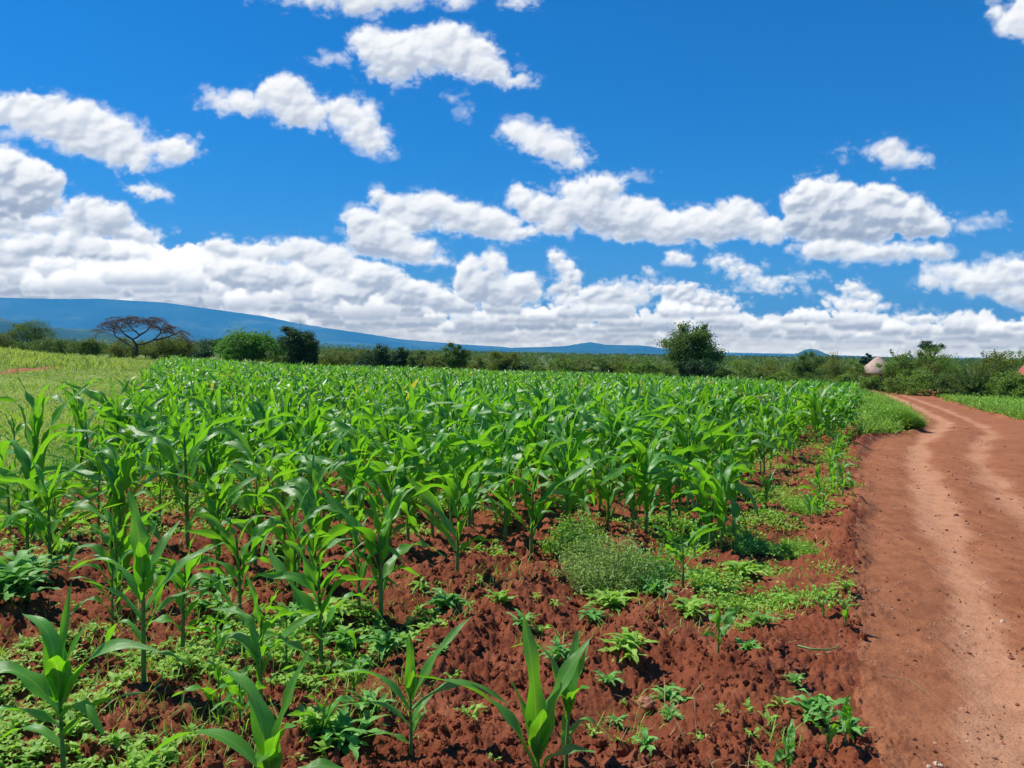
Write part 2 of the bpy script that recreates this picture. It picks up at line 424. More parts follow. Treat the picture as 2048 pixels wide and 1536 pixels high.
# ------------------------------------------------------------------ mesh helpers
def make_mesh(name, V, F, uv=None, attrs=None, smooth=True):
    V = np.asarray(V, np.float32).reshape(-1, 3); F = np.asarray(F, np.int32)
    n, k = F.shape
    me = bpy.data.meshes.new(name)
    me.vertices.add(len(V)); me.vertices.foreach_set('co', V.ravel())
    me.loops.add(n * k); me.loops.foreach_set('vertex_index', F.ravel())
    me.polygons.add(n)
    me.polygons.foreach_set('loop_start', np.arange(0, n * k, k, dtype=np.int32))
    me.polygons.foreach_set('loop_total', np.full(n, k, np.int32))
    me.polygons.foreach_set('use_smooth', np.full(n, smooth, bool))
    if uv is not None:
        l = me.uv_layers.new(name='UVMap')
        l.data.foreach_set('uv', np.asarray(uv, np.float32).reshape(-1, 2)[F.ravel()].ravel())
    for an, av in (attrs or {}).items():
        a = me.attributes.new(an, 'FLOAT', 'POINT'); a.data.foreach_set('value', np.asarray(av, np.float32).ravel())
    me.update(calc_edges=True)
    return me

def link(o):
    scene.collection.objects.link(o); return o

def mobj(name, me, mat, parent=None, loc=None):
    if mat is not None and not me.materials: me.materials.append(mat)
    o = bpy.data.objects.new(name, me); link(o)
    if parent is not None: o.parent = parent
    if loc is not None: o.location = loc
    return o

def NTH(n):
    ones = ['', 'first', 'second', 'third', 'fourth', 'fifth', 'sixth', 'seventh', 'eighth', 'ninth', 'tenth', 'eleventh', 'twelfth', 'thirteenth', 'fourteenth', 'fifteenth', 'sixteenth', 'seventeenth', 'eighteenth', 'nineteenth']
    tens = {2: ('twentieth', 'twenty'), 3: ('thirtieth', 'thirty')}
    if n < 20: return ones[n]
    return tens[n // 10][0] if n % 10 == 0 else tens[n // 10][1] + '-' + ones[n % 10]

def tag(o, label=None, cat=None, group=None, kind=None):
    if label: o['label'] = label
    if cat: o['category'] = cat
    if group: o['group'] = group
    if kind: o['kind'] = kind
    return o

def empty(name, loc, rz=0, label=None, cat=None, group=None):
    o = bpy.data.objects.new(name, None); link(o); o.location = loc; o.rotation_euler = (0, 0, rz)
    o.empty_display_size = .1
    return tag(o, label, cat, group)

def tube(pts, rad, sides=7):
    pts = np.asarray(pts, float); n = len(pts)
    rad = np.broadcast_to(np.asarray(rad, float), (n,))
    T = np.gradient(pts, axis=0); T /= np.linalg.norm(T, axis=1)[:, None] + 1e-9
    ref = np.where(np.abs(T[:, 2:3]) > .9, np.array([[1., 0, 0]]), np.array([[0, 0, 1.]]))
    A = np.cross(T, ref); A /= np.linalg.norm(A, axis=1)[:, None] + 1e-9
    for i in range(1, n):
        if np.dot(A[i], A[i - 1]) < 0: A[i] = -A[i]
    B = np.cross(T, A)
    ang = np.linspace(0, 2 * math.pi, sides, endpoint=False)
    V = pts[:, None] + (A[:, None] * np.cos(ang)[None, :, None] + B[:, None] * np.sin(ang)[None, :, None]) * rad[:, None, None]
    i = np.arange(n - 1)[:, None] * sides; j = np.arange(sides)[None]; j2 = (j + 1) % sides
    F = np.stack([i + j, i + j2, i + sides + j2, i + sides + j], -1).reshape(-1, 4)
    return V.reshape(-1, 3), F

def join(parts):
    Vs, Fs, o = [], [], 0
    for V, F in parts:
        Vs.append(V); Fs.append(F + o); o += len(V)
    return np.concatenate(Vs), np.concatenate(Fs)

# ------------------------------------------------------------------ materials
def new_mat(name):
    m = bpy.data.materials.new(name); m.use_nodes = True
    nt = m.node_tree
    for n in list(nt.nodes):
        if n.type not in ('OUTPUT_MATERIAL', 'BSDF_PRINCIPLED'): nt.nodes.remove(n)
    p = next(n for n in nt.nodes if n.type == 'BSDF_PRINCIPLED')
    out = next(n for n in nt.nodes if n.type == 'OUTPUT_MATERIAL')
    return m, nt, p, out

class NT:
    def __init__(s, nt): s.nt = nt
    def n(s, t, **k):
        x = s.nt.nodes.new(t)
        for a, b in k.items(): setattr(x, a, b)
        return x
    def set(s, sock, v):
        if hasattr(v, 'links'): s.nt.links.new(v, sock)
        elif isinstance(v, (tuple, list)) and len(v) == 3 and sock.type == 'RGBA': sock.default_value = (*v, 1)
        else: sock.default_value = v
    def math(s, op, *a, clamp=False):
        x = s.n('ShaderNodeMath', operation=op, use_clamp=clamp)
        for i, v in enumerate(a): s.set(x.inputs[i], v)
        return x.outputs[0]
    def mix(s, f, a, b, mode='MIX'):
        x = s.n('ShaderNodeMix', data_type='RGBA', blend_type=mode)
        s.set(x.inputs[0], f); s.set(x.inputs[6], a); s.set(x.inputs[7], b); return x.outputs[2]
    def noise(s, scale, detail=4, rough=.55, vec=None, dist=0):
        x = s.n('ShaderNodeTexNoise'); x.inputs['Scale'].default_value = scale; x.inputs['Detail'].default_value = detail
        x.inputs['Roughness'].default_value = rough; x.inputs['Distortion'].default_value = dist
        if vec is not None: s.set(x.inputs['Vector'], vec)
        return x.outputs[0]
    def ramp(s, f, stops):
        x = s.n('ShaderNodeValToRGB'); r = x.color_ramp
        while len(r.elements) < len(stops): r.elements.new(.5)
        for e_, (p_, c) in zip(r.elements, stops): e_.position = p_; e_.color = (*c, 1)
        s.set(x.inputs[0], f); return x.outputs[0]
    def rng(s, f, a, b, c=0., d=1.):
        x = s.n('ShaderNodeMapRange'); 
        for i, v in enumerate((f, a, b, c, d)): s.set(x.inputs[i], v)
        return x.outputs[0]
    def pos(s): return s.n('ShaderNodeNewGeometry').outputs['Position']
    def isl(s): return s.n('ShaderNodeNewGeometry').outputs['Random Per Island']
    def attr(s, name): return s.n('ShaderNodeAttribute', attribute_name=name).outputs['Fac']
    def bump(s, h, strength=.5, dist=.02):
        x = s.n('ShaderNodeBump'); x.inputs['Strength'].default_value = strength; x.inputs['Distance'].default_value = dist
        s.set(x.inputs['Height'], h); return x.outputs[0]

def leaf_mat(name, stops, transl, tcol_gain=(1.6, 2.0, .6), rough=.45, spec=.4, scale_noise=1.2, stripes=False):
    m, nt, p, out = new_mat(name); k = NT(nt)
    f = k.math('ADD', k.math('MULTIPLY', k.isl(), .65), k.math('MULTIPLY', k.noise(scale_noise, 2, vec=k.pos()), .45), clamp=True)
    col = k.ramp(f, stops)
    if stripes:
        uvn = k.n('ShaderNodeUVMap'); sx = k.n('ShaderNodeSeparateXYZ'); nt.links.new(uvn.outputs[0], sx.inputs[0])
        u = sx.outputs[0]; v = sx.outputs[1]
        mid = k.math('ABSOLUTE', k.math('SUBTRACT', u, .5))
        rib = k.rng(mid, .02, .05, 1., 0.)
        vein = k.math('SINE', k.math('MULTIPLY', u, 150.))
        cv = k.n('ShaderNodeCombineXYZ'); k.set(cv.inputs[0], k.math('MULTIPLY', u, 30.)); k.set(cv.inputs[1], k.math('MULTIPLY', v, 3.))
        streak = k.noise(1.0, 3, vec=cv.outputs[0])
        col = k.mix(k.rng(streak, .35, .75, 0, .55), col, (.10, .27, .03))
        col = k.mix(k.math('MULTIPLY', k.math('ADD', vein, 1.), .12), col, (.03, .11, .015))
        tipy = k.math('MULTIPLY', k.rng(v, .9, 1.0, 0, .7), k.rng(k.isl(), .5, .9, 0, 1))
        col = k.mix(tipy, col, (.30, .24, .07))
        col = k.mix(k.math('MULTIPLY', rib, .6), col, (.24, .40, .12))
        dry = k.rng(k.isl(), .955, .97, 0, .8)
        col = k.mix(k.math('MULTIPLY', dry, k.rng(v, .15, .5, .3, 1)), col, (.30, .27, .10))
        hgt = k.math('ADD', k.math('MULTIPLY', vein, .25), k.math('MULTIPLY', rib, -1.2))
        k.set(p.inputs['Normal'], k.bump(hgt, .35, .002))
    k.set(p.inputs['Base Color'], col)
    p.inputs['Roughness'].default_value = rough
    p.inputs['Specular IOR Level'].default_value = spec
    tr = k.n('ShaderNodeBsdfTranslucent'); k.set(tr.inputs[0], k.mix(1., col, tcol_gain, 'MULTIPLY'))
    ms = k.n('ShaderNodeMixShader'); ms.inputs[0].default_value = transl
    nt.links.new(p.outputs[0], ms.inputs[1]); nt.links.new(tr.outputs[0], ms.inputs[2]); nt.links.new(ms.outputs[0], out.inputs[0])
    return m

def flat_mat(name, col, col2=None, rough=.8, scale=6, bump=0., spec=.3):
    m, nt, p, out = new_mat(name); k = NT(nt)
    nz = k.noise(scale, 5, vec=k.n('ShaderNodeTexCoord').outputs['Object'])
    k.set(p.inputs['Base Color'], k.mix(k.rng(nz, .3, .7), col, col2 or tuple(c * .7 for c in col)))
    p.inputs['Roughness'].default_value = rough; p.inputs['Specular IOR Level'].default_value = spec
    if bump: k.set(p.inputs['Normal'], k.bump(nz, bump, .03))
    return m

M = {}
M['maize'] = leaf_mat('maize_leaf', [(0, (.026, .135, .022)), (.35, (.062, .26, .028)), (.7, (.120, .40, .035)), (1, (.24, .56, .06))], .46, (2.5, 2.0, .45), .38, .8, .9, True)
M['maize_far'] = M['maize']
M['stalk'] = flat_mat('maize_stalk', (.09, .22, .04), (.14, .24, .06), .5, 30, spec=.4)
M['weed'] = leaf_mat('weed_leaf', [(0, (.08, .24, .04)), (.5, (.14, .36, .07)), (1, (.24, .47, .12))], .3, (1.5, 1.5, .6), .55, .3, 3)
M['weed_yellow'] = leaf_mat('yellow_weed_leaf', [(0, (.14, .30, .035)), (.5, (.24, .44, .06)), (1, (.38, .57, .10))], .35, (1.5, 1.5, .6), .55, .3, 3)
M['bush'] = leaf_mat('green_bush_leaf', [(0, (.06, .13, .02)), (.5, (.14, .24, .035)), (1, (.28, .38, .07))], .28, (1.6, 1.6, .6), .6, .25, .4)
M['weed_grey'] = leaf_mat('grey_weed_leaf', [(0, (.17, .28, .08)), (.5, (.29, .42, .12)), (1, (.44, .54, .20))], .35, (1.4, 1.4, .7), .6, .25, 3)
M['meadow'] = leaf_mat('meadow_grass', [(0, (.17, .30, .04)), (.45, (.31, .43, .07)), (.8, (.45, .52, .12)), (1, (.62, .60, .28))], .35, (1.4, 1.4, .7), .6, .25, .35)
M['verge'] = leaf_mat('verge_grass', [(0, (.06, .17, .02)), (.5, (.14, .29, .04)), (1, (.29, .44, .09))], .35, (1.5, 1.5, .6), .6, .25, .8)
M['dry'] = leaf_mat('dry_grass', [(0, (.30, .24, .10)), (1, (.50, .42, .22))], .25, (1.2, 1.1, .8), .7, .2, 2)
M['tree_dark'] = leaf_mat('dark_tree_leaf', [(0, (.012, .040, .014)), (.5, (.028, .075, .020)), (1, (.06, .13, .03))], .22, (1.6, 1.8, .6), .5, .35, .5)
M['tree_mid'] = leaf_mat('olive_tree_leaf', [(0, (.042, .088, .016)), (.5, (.09, .16, .028)), (1, (.18, .26, .05))], .25, (1.6, 1.6, .6), .6, .25, .4)
M['tree_bright'] = leaf_mat('bright_tree_leaf', [(0, (.04, .14, .014)), (.5, (.095, .24, .022)), (1, (.18, .34, .04))], .3, (1.6, 1.7, .6), .55, .3, .4)
M['tree_olive'] = leaf_mat('yellow_olive_leaf', [(0, (.07, .105, .016)), (.5, (.14, .19, .030)), (1, (.25, .28, .055))], .28, (1.5, 1.4, .6), .65, .2, .4)
M['bark'] = flat_mat('bark', (.10, .075, .055), (.05, .038, .03), .9, 4, .5)
M['twig'] = flat_mat('bare_twig', (.17, .11, .09), (.09, .06, .05), .9, 2)

# soil
def soil_mat(name, road=False):
    m, nt, p, out = new_mat(name); k = NT(nt)
    P = k.pos()
    big = k.noise(.7, 4, vec=P); mid = k.noise(6., 5, .6, vec=P); fine = k.noise(60., 5, .65, vec=P); grit = k.noise(260., 3, .6, vec=P)
    if not road:
        col = k.mix(k.rng(big, .35, .65), (.165, .043, .019), (.225, .064, .028))
        col = k.mix(k.rng(mid, .35, .72), col, (.28, .086, .040))
        col = k.mix(k.rng(k.noise(1.9, 5, .7, vec=P), .52, .70, 0, .55), col, (.40, .155, .085))
        col = k.mix(k.rng(k.noise(3.1, 4, .7, vec=P), .50, .35, 0, .45), col, (.105, .030, .015))
        col = k.mix(k.rng(fine, .45, .75, 0, .6), col, (.13, .038, .020))
        col = k.mix(k.rng(grit, .62, .78, 0, .5), col, (.38, .16, .09))
        grn = k.attr('green')
        gcol = k.mix(k.rng(k.noise(1.5, 5, .6, vec=P), .35, .65), (.17, .24, .045), (.30, .36, .09))
        gcol = k.mix(k.rng(k.noise(.02, 4, .6, vec=P), .42, .58), gcol, (.055, .10, .025))
        gm = k.rng(k.math('ADD', grn, k.math('MULTIPLY', k.math('SUBTRACT', mid, .5), .7)), .35, .65)
        col = k.mix(gm, col, gcol)
        fr = k.attr('far')
        fcol = k.ramp(k.noise(.004, 6, .65, vec=P), [(.35, (.03, .06, .02)), (.5, (.07, .11, .035)), (.6, (.16, .18, .07)), (.7, (.26, .22, .12))])
        col = k.mix(fr, col, fcol)
        bstr = 1.0
    else:
        col = k.mix(k.rng(big, .35, .65), (.27, .100, .045), (.33, .130, .060))
        mp = k.n('ShaderNodeMapping'); mp.inputs['Rotation'].default_value = (0, 0, R(-27)); mp.inputs['Scale'].default_value = (2.6, .30, 1); k.set(mp.inputs[0], P)
        drag = k.noise(3., 5, .6, vec=mp.outputs[0])
        col = k.mix(k.rng(drag, .45, .62, 0, .45), col, (.42, .165, .075))
        col = k.mix(k.rng(mid, .44, .66, 0, .55), col, (.20, .062, .028))
        tr = k.attr('track')
        tm = k.rng(k.math('ADD', tr, k.math('MULTIPLY', k.math('SUBTRACT', k.noise(9., 6, .75, vec=mp.outputs[0]), .5), 1.5)), .22, .80)
        col = k.mix(k.math('MULTIPLY', tm, .72), col, k.mix(k.rng(mid, .35, .65), (.45, .22, .12), (.58, .30, .17)))
        col = k.mix(k.rng(grit, .60, .76, 0, .45), col, (.52, .26, .15))
        col = k.mix(k.rng(fine, .55, .72, 0, .7), col, (.12, .036, .018))
        bstr = 1.0
    k.set(p.inputs['Base Color'], col)
    p.inputs['Roughness'].default_value = .95; p.inputs['Specular IOR Level'].default_value = .12
    h = k.math('ADD', k.math('MULTIPLY', fine, 1.), k.math('MULTIPLY', grit, .35))
    k.set(p.inputs['Normal'], k.bump(h, bstr, .012))
    return m
M['soil'] = soil_mat('red_soil'); M['road'] = soil_mat('dirt_road', True)

# ------------------------------------------------------------------ ground sheet (polar grid, one continuous surface, faces of the road its own object)
def build_ground():
    rr_ = [.25]
    while rr_[-1] < 2.2: rr_.append(rr_[-1] * 1.12)
    while rr_[-1] < 9: rr_.append(rr_[-1] * 1.0042)
    while rr_[-1] < 30: rr_.append(rr_[-1] * 1.0085)
    while rr_[-1] < 130: rr_.append(rr_[-1] * 1.016)
    while rr_[-1] < 45000: rr_.append(rr_[-1] * 1.075)
    rr_ = np.array(rr_)
    th = np.concatenate([np.linspace(-180, -46, 42, endpoint=False), np.linspace(-46, 46, 860), np.linspace(46, 180, 42, endpoint=False)[1:]])
    th = np.radians(th)
    X = rr_[:, None] * np.sin(th)[None]; Y = rr_[:, None] * np.cos(th)[None]
    x = X.ravel(); y = Y.ravel()
    z = terr(x, y)
    near = np.hypot(x, y) < 130
    z[near] += micro(x[near], y[near])
    nr, nt_ = X.shape
    i = np.arange(nr - 1)[:, None] * nt_; j = np.arange(nt_)[None]; j2 = (j + 1) % nt_
    F = np.stack([i + j, i + nt_ + j, i + nt_ + j2, i + j2], -1).reshape(-1, 4)
    cx = x[F].mean(1); cyy = y[F].mean(1)
    nrf = np.hypot(cx, cyy) < 130
    rd = np.zeros(len(F), bool)
    xx, yy = cx[nrf], cyy[nrf]
    sd = road_sd(xx, yy) + .30 * (fbm(xx * 1.8, yy * 1.8, 61, 5, .6) - .5) * np.clip(np.hypot(xx, yy) / 8, .7, 2)
    pd = np.where(inside(PATH, xx, yy), dist_line(PATH, xx, yy, True), -dist_line(PATH, xx, yy, True))
    rd[nrf] = sd > 0
    pth = np.zeros(len(F), bool); pth[nrf] = (pd + .5 * (fbm(xx, yy, 65, 3) - .5)) > 0
    # attributes
    fm = np.zeros(len(x)); fm[near] = field_mask(x[near], y[near])
    green = np.clip(1 - fm, 0, 1)
    sdv = np.full(len(x), -9.); sdv[near] = road_sd(x[near], y[near])
    green = green * sstep(.15, 1.2, -sdv + .8 * (fbm(x / 1.2, y / 1.2, 72, 4) - .5))
    green[(y < 8.5) & (x > right_edge(y) - .3)] = 0
    far = sstep(110, 220, np.hypot(x, y))
    trk = np.zeros(len(x))
    r_ = np.hypot(x, y)
    wob = .35 * (fbm(x * .9, y * .9, 34, 4) - .5)
    w1 = .19 * (1 + r_ * .008)
    t1 = np.exp(-((dist_line(TRK1, x, y) + wob) / w1) ** 2); t2 = np.exp(-((dist_line(TRK2, x, y) + wob) / (w1 * .95)) ** 2)
    trk = np.maximum(t1, t2 * .75)
    def sub(mask, name, mat, lab):
        Fm = F[mask]; u, inv = np.unique(Fm, return_inverse=True)
        me = make_mesh(name, np.stack([x, y, z], -1)[u], inv.reshape(-1, 4), attrs={'green': green[u], 'far': far[u], 'track': trk[u]})
        o = mobj(name, me, mat); tag(o, kind='structure'); return o
    sub(~(rd | pth), 'ground', M['soil'], '')
    sub(rd, 'road', M['road'], '')
    sub(pth, 'path', M['road'], '')
build_ground()

# ------------------------------------------------------------------ leaf strips (vectorised)
def leaf_strips(P, S=12, W=4, lobes=0):
    """P: dict of arrays (N): x,y,z,az,L,w,e0,e1,k,wd,bend,twist,rip,ph,fold ; returns V,F,UV"""
    N = len(P['x'])
    s = np.linspace(0, 1, S + 1)[None, :]
    g = lambda n: np.asarray(P[n], float)[:, None]
    tt = np.clip((s - g('k') + g('wd') / 2) / g('wd'), 0, 1); tt = tt * tt * (3 - 2 * tt)
    el = g('e0') + (g('e1') - g('e0')) * tt
    az = g('az') + g('bend') * s * s
    ds = g('L') / S
    dx = np.cos(el) * np.cos(az) * ds; dy = np.cos(el) * np.sin(az) * ds; dz = np.sin(el) * ds
    def cum(d):
        m = .5 * (d[:, 1:] + d[:, :-1]); return np.concatenate([np.zeros((N, 1)), np.cumsum(m, 1)], 1)
    cx = g('x') + cum(dx); cyy = g('y') + cum(dy); cz = g('z') + cum(dz)
    T = np.stack([np.cos(el) * np.cos(az), np.cos(el) * np.sin(az), np.sin(el)], -1)
    Lt = np.stack([-np.sin(az), np.cos(az), 0 * az], -1)
    Nn = np.cross(T, Lt)
    tw = g('twist') * s
    La = Lt * np.cos(tw)[..., None] + Nn * np.sin(tw)[..., None]
    Na = np.cross(T, La)
    prof = np.minimum(1, .42 + 2.6 * s) * np.clip(1 - s ** 2.6, 0, 1) ** .8
    if lobes:
        prof = (np.clip(.25 + 1.6 * s, 0, 1)) * np.clip(1.02 - s ** 3, 0, 1) * (.28 + .72 * np.abs(np.sin(math.pi * s * lobes)) ** .8)
    w = g('w') * .5 * prof
    u = np.linspace(-1, 1, W + 1)[None, None, :]
    ripple = g('rip')[..., None] * w[..., None] * np.sin(s[..., None] * g('ph')[..., None] * 1.0 + g('ph')[..., None] * 3 + np.sign(u) * 1.3) * np.abs(u) ** 1.5
    fold = -g('fold')[..., None] * w[..., None] * np.abs(u)
    off = ripple - fold
    C = np.stack([cx, cyy, cz], -1)[:, :, None, :]
    V = C + La[:, :, None, :] * (w[..., None] * u)[..., None] + Na[:, :, None, :] * off[..., None]
    uu = np.broadcast_to((u + 1) / 2, (N, S + 1, W + 1)); vv = np.broadcast_to(s[..., None], (N, S + 1, W + 1))
    UV = np.stack([uu, vv], -1)
    base = np.arange(N)[:, None, None] * (S + 1) * (W + 1)
    i = np.arange(S)[None, :, None] * (W + 1); j = np.arange(W)[None, None, :]
    a = base + i + j
    F = np.stack([a, a + 1, a + W + 2, a + W + 1], -1).reshape(-1, 4)
    return V.reshape(-1, 3), F, UV.reshape(-1, 2)

KEYS = ('x', 'y', 'z', 'az', 'L', 'w', 'e0', 'e1', 'k', 'wd', 'bend', 'twist', 'rip', 'ph', 'fold')

def plant_params(rng, n_plants, H, nl, yaw, x, y, z):
    """leaf parameters for many maize plants at once, arrays of shape (plants*nl)"""
    i = np.broadcast_to(np.arange(nl)[None], (n_plants, nl)) / (nl - 1)
    U = lambda a, b: rng.uniform(a, b, (n_plants, nl))
    Hh = H[:, None]
    par = np.broadcast_to((np.arange(nl) % 2)[None], (n_plants, nl))
    top = sstep(.68, 1., i)
    P = {}
    P['x'] = x[:, None] + 0 * i; P['y'] = y[:, None] + 0 * i
    P['z'] = z[:, None] + Hh * (.10 + .46 * i ** 1.05) 
    P['az'] = yaw[:, None] + par * math.pi + U(-.55, .55)
    ln = (.31 + .27 * np.sin(math.pi * np.clip(i * .85 + .12, 0, 1))) * Hh
    P['L'] = ln * U(.85, 1.2) * (1 - .12 * top)
    P['w'] = (.033 + .044 * np.sin(math.pi * np.clip(i * .9 + .08, 0, 1))) * np.clip(Hh / .95, .55, 1.35) * U(.85, 1.2)
    P['e0'] = np.radians(U(50, 78) + 12 * top)
    P['e1'] = np.radians(U(-78, 45) * (1 - top) + top * U(0, 80))
    P['k'] = U(.34, .74) + .12 * top; P['wd'] = U(.22, .9)
    P['bend'] = U(-1.1, 1.1); P['twist'] = U(-1.7, 1.7) * (1 - .5 * top)
    P['rip'] = U(.25, .80); P['ph'] = U(10, 26); P['fold'] = U(.05, .45)
    return {k_: np.ascontiguousarray(np.broadcast_to(v, (n_plants, nl))).ravel() for k_, v in P.items()}

def stalk_mesh(H, rng, r0=None, name='stalk'):
    r0 = r0 or .0115 * (H / .9) ** .8 + .002
    hs = H * .62
    lean = rng.uniform(-.03, .03, 2) * H
    t = np.linspace(0, 1, 15)
    pts = np.stack([lean[0] * t * t, lean[1] * t * t, -0.03 + t * (hs + .03)], -1)
    rad = r0 * (1 - .55 * t) * (1 + .10 * (np.arange(15) % 3 == 0))
    rad[-1] *= .3
    V, F = tube(pts, rad, 8)
    return make_mesh(name, V, F), lean

GROUP_M = 'maize plants of the field'
def maize_plant(rng, x, y, H, yaw, label, nl=None, leaves=None, split=True, S=14, W=4, shade=None):
    """one plant: stalk and leaves as parts"""
    z = ghz(x, y)
    root = empty('maize_plant', (x, y, z), 0, label, 'maize plant', GROUP_M)
    sm, lean = stalk_mesh(H, rng)
    mobj('stalk', sm, M['stalk'], root)
    if leaves is None:
        nl = nl or int(rng.integers(9, 13))
        P = plant_params(rng, 1, np.array([H]), nl, np.array([yaw]), np.zeros(1), np.zeros(1), np.zeros(1))
    else:
        P = {k_: [] for k_ in KEYS}
        for (zf, az, L, w, e0, e1, k_, wd, bend, tw) in leaves:
            for n_, v in zip(KEYS, (0, 0, zf * H, R(az), L, w * 1.10, R(e0), R(e1), k_, wd, bend, tw, rng.uniform(.15, .42), rng.uniform(10, 18), rng.uniform(.15, .35))): P[n_].append(v)
        P = {k_: np.array(v, float) for k_, v in P.items()}
    f = (P['z'] / (H * .62)) ** 2
    P['x'] = P['x'] + lean[0] * f; P['y'] = P['y'] + lean[1] * f
    if split:
        for i in range(len(P['x'])):
            Q = {k_: v[i:i + 1] for k_, v in P.items()}
            V, F, UV = leaf_strips(Q, S, W)
            mobj('leaf', make_mesh('leaf', V, F, UV), M['maize'], root)
    else:
        V, F, UV = leaf_strips(P, S, W)
        mobj('foliage', make_mesh('foliage', V, F, UV), M['maize'], root)
    return root

# ---- the plants of the front, each placed where it stands
rng = np.random.default_rng(12)
MAIZE_AT = []
def hero(px, py, top, label, leaves=None, nl=None, yaw=None, hmul=1.0, S=16, seed=None):
    x, y = ground_at(px, py)
    zt = at_dist(px, top, y)[2]
    H = max(.2, (zt - ghz(x, y))) * hmul * (1.10 if leaves is None else 1.0)
    MAIZE_AT.append((x, y))
    rg = np.random.default_rng(int(px * 7 + py) if seed is None else seed)
    maize_plant(rg, x, y, H, rg.uniform(-.5, .5) if yaw is None else yaw, label, nl, leaves, True, S, 4)

# (height fraction, azimuth, length, width, start angle, end angle, fold position, fold width, bend, twist)
hero(128, 1575, 1250, 'broad-leaved low maize plant in the bottom corner, dew on its leaves', [
    (.30, 165, .34, .045, 30, -40, .5, .8, .2, .3), (.36, 350, .42, .050, 50, 5, .5, .9, .3, -.4), (.42, 200, .40, .06, 35, -25, .5, .7, -.3, .5),
    (.48, 330, .30, .05, 40, -50, .5, .6, .3, .4), (.50, 175, .42, .07, 48, -10, .55, .7, .2, -.4), (.52, 5, .50, .065, 62, -8, .55, .6, -.2, .5),
    (.56, 285, .26, .085, 82, 30, .6, .7, .1, .2), (.58, 150, .42, .085, 78, 5, .62, .55, .1, .3), (.60, 70, .42, .036, 86, 78, .5, 1, .1, .3), (.58, 25, .32, .055, 80, 50, .6, .8, .1, .2)], hmul=1.0, S=20)
hero(540, 1690, 1440, 'low maize plant cut by the bottom edge with a long arching blade', [
    (.45, 172, .56, .060, 48, -42, .50, .8, .1, .4), (.52, 140, .44, .082, 70, 12, .6, .6, .25, .4), (.55, 25, .42, .055, 78, 62, .6, .8, -.1, .5),
    (.50, 275, .22, .075, 70, 10, .5, .8, 0, .2), (.56, 320, .24, .07, 78, 20, .6, .7, .2, .3), (.35, 5, .34, .05, 45, -30, .5, .8, .2, .3), (.30, 210, .30, .05, 40, -30, .5, .8, .2, .3)], hmul=1.05, S=20)
hero(288, 1400, 1000, 'tall maize plant with one pale blade standing straight up', [
    (.12, 350, .25, .03, 40, -30, .4, .8, .2, .3), (.22, 168, .34, .045, 52, -70, .45, .6, .1, .3), (.28, 10, .36, .045, 58, 10, .5, .8, .2, .4), (.34, 175, .38, .05, 48, 10, .5, .9, -.1, .6),
    (.38, 20, .46, .06, 58, 18, .6, .8, .2, .7), (.42, 165, .52, .05, 60, -35, .55, .9, .1, .4), (.46, 330, .25, .06, 70, 30, .5, .8, 0, .2), (.48, 60, .40, .05, 70, 30, .6, .8, .3, .3),
    (.52, 140, .48, .085, 82, 62, .55, .9, .12, .25), (.56, 40, .30, .04, 84, 70, .5, .8, .2, .2), (.58, 280, .2, .06, 82, 60, .5, .8, 0, .2)], S=20)
hero(366, 1312, 1035, 'slim maize plant close behind the tall one with the pale blade', None, 9, .1)
hero(521, 1450, 1150, 'slender maize plant with drooping lower blades left of the centre', None, 9, -.15)
hero(645, 1502, 1365, 'short leaning maize plant beside low weeds near the bottom edge', None, 7, .1)
hero(225, 1255, 1090, 'small maize plant on the weedy ground left of the one with the pale blade', None, 8, .4)
hero(432, 1345, 1200, 'short maize plant in the weeds right of the slim one', None, 7, .8)
hero(572, 1345, 1190, 'short maize plant on dark soil left of the thick-stemmed one', None, 7, .2)
hero(708, 1405, 1290, 'little maize plant with two drooping blades below the thick-stemmed one', None, 6, .5)
hero(442, 1470, 1300, 'small bunched maize plant between two slender ones', None, 7, .3)
hero(480, 1490, 1320, 'small narrow-bladed maize plant touching the slender one', None, 6, .9)
hero(642, 1322, 1035, 'thick-stemmed maize plant standing in a patch of ragged weeds', None, 10, .25)
hero(822, 1522, 1295, 'small spreading maize plant with thin horizontal blades, on bare soil', [
    (.12, 175, .22, .028, 30, -20, .5, .8, .1, .2), (.28, 185, .34, .042, 48, -8, .45, .7, -.1, .3), (.30, 40, .16, .03, 60, 20, .5, .8, .2, .3), (.20, 30, .12, .03, 65, 40, .5, .8, .2, .2),
    (.42, 175, .46, .050, 52, -12, .45, .6, -.1, .4), (.44, 2, .46, .045, 38, -35, .5, .7, .1, .4), (.50, 18, .42, .050, 62, 38, .6, .8, .1, .4), (.55, 110, .26, .045, 84, 80, .5, .8, 0, .2), (.56, 290, .14, .035, 80, 60, .5, .8, 0, .2)], S=20)
hero(1075, 1680, 1400, 'maize plant cut by the bottom edge with a long blade reaching sideways', [
    (.40, 168, .60, .060, 62, -2, .52, .8, -.15, .5), (.50, 120, .50, .075, 83, 70, .6, .8, .2, .2), (.46, 150, .30, .05, 76, 60, .5, .8, .1, .2), (.52, 20, .44, .07, 74, 45, .6, .8, .2, .3),
    (.40, 340, .25, .05, 60, 0, .5, .8, .1, .2), (.54, 280, .2, .07, 80, 60, .5, .8, 0, .2)], hmul=1.1, S=20)
hero(1132, 1535, 1300, 'upright maize plant with a folded blade, right of the sideways one', [
    (.15, 100, .14, .04, 70, 60, .5, .8, 0, .2), (.26, 10, .20, .03, 48, -60, .55, .5, .1, .3), (.40, 155, .46, .062, 72, -25, .66, .5, -.2, .5), (.46, 205, .30, .055, 75, -80, .35, .4, .1, .4),
    (.48, 60, .32, .055, 80, 72, .5, .8, .1, .2), (.52, 25, .26, .03, 72, 66, .5, .8, .2, .2), (.50, 300, .20, .05, 70, 20, .5, .8, .1, .3)], S=20)
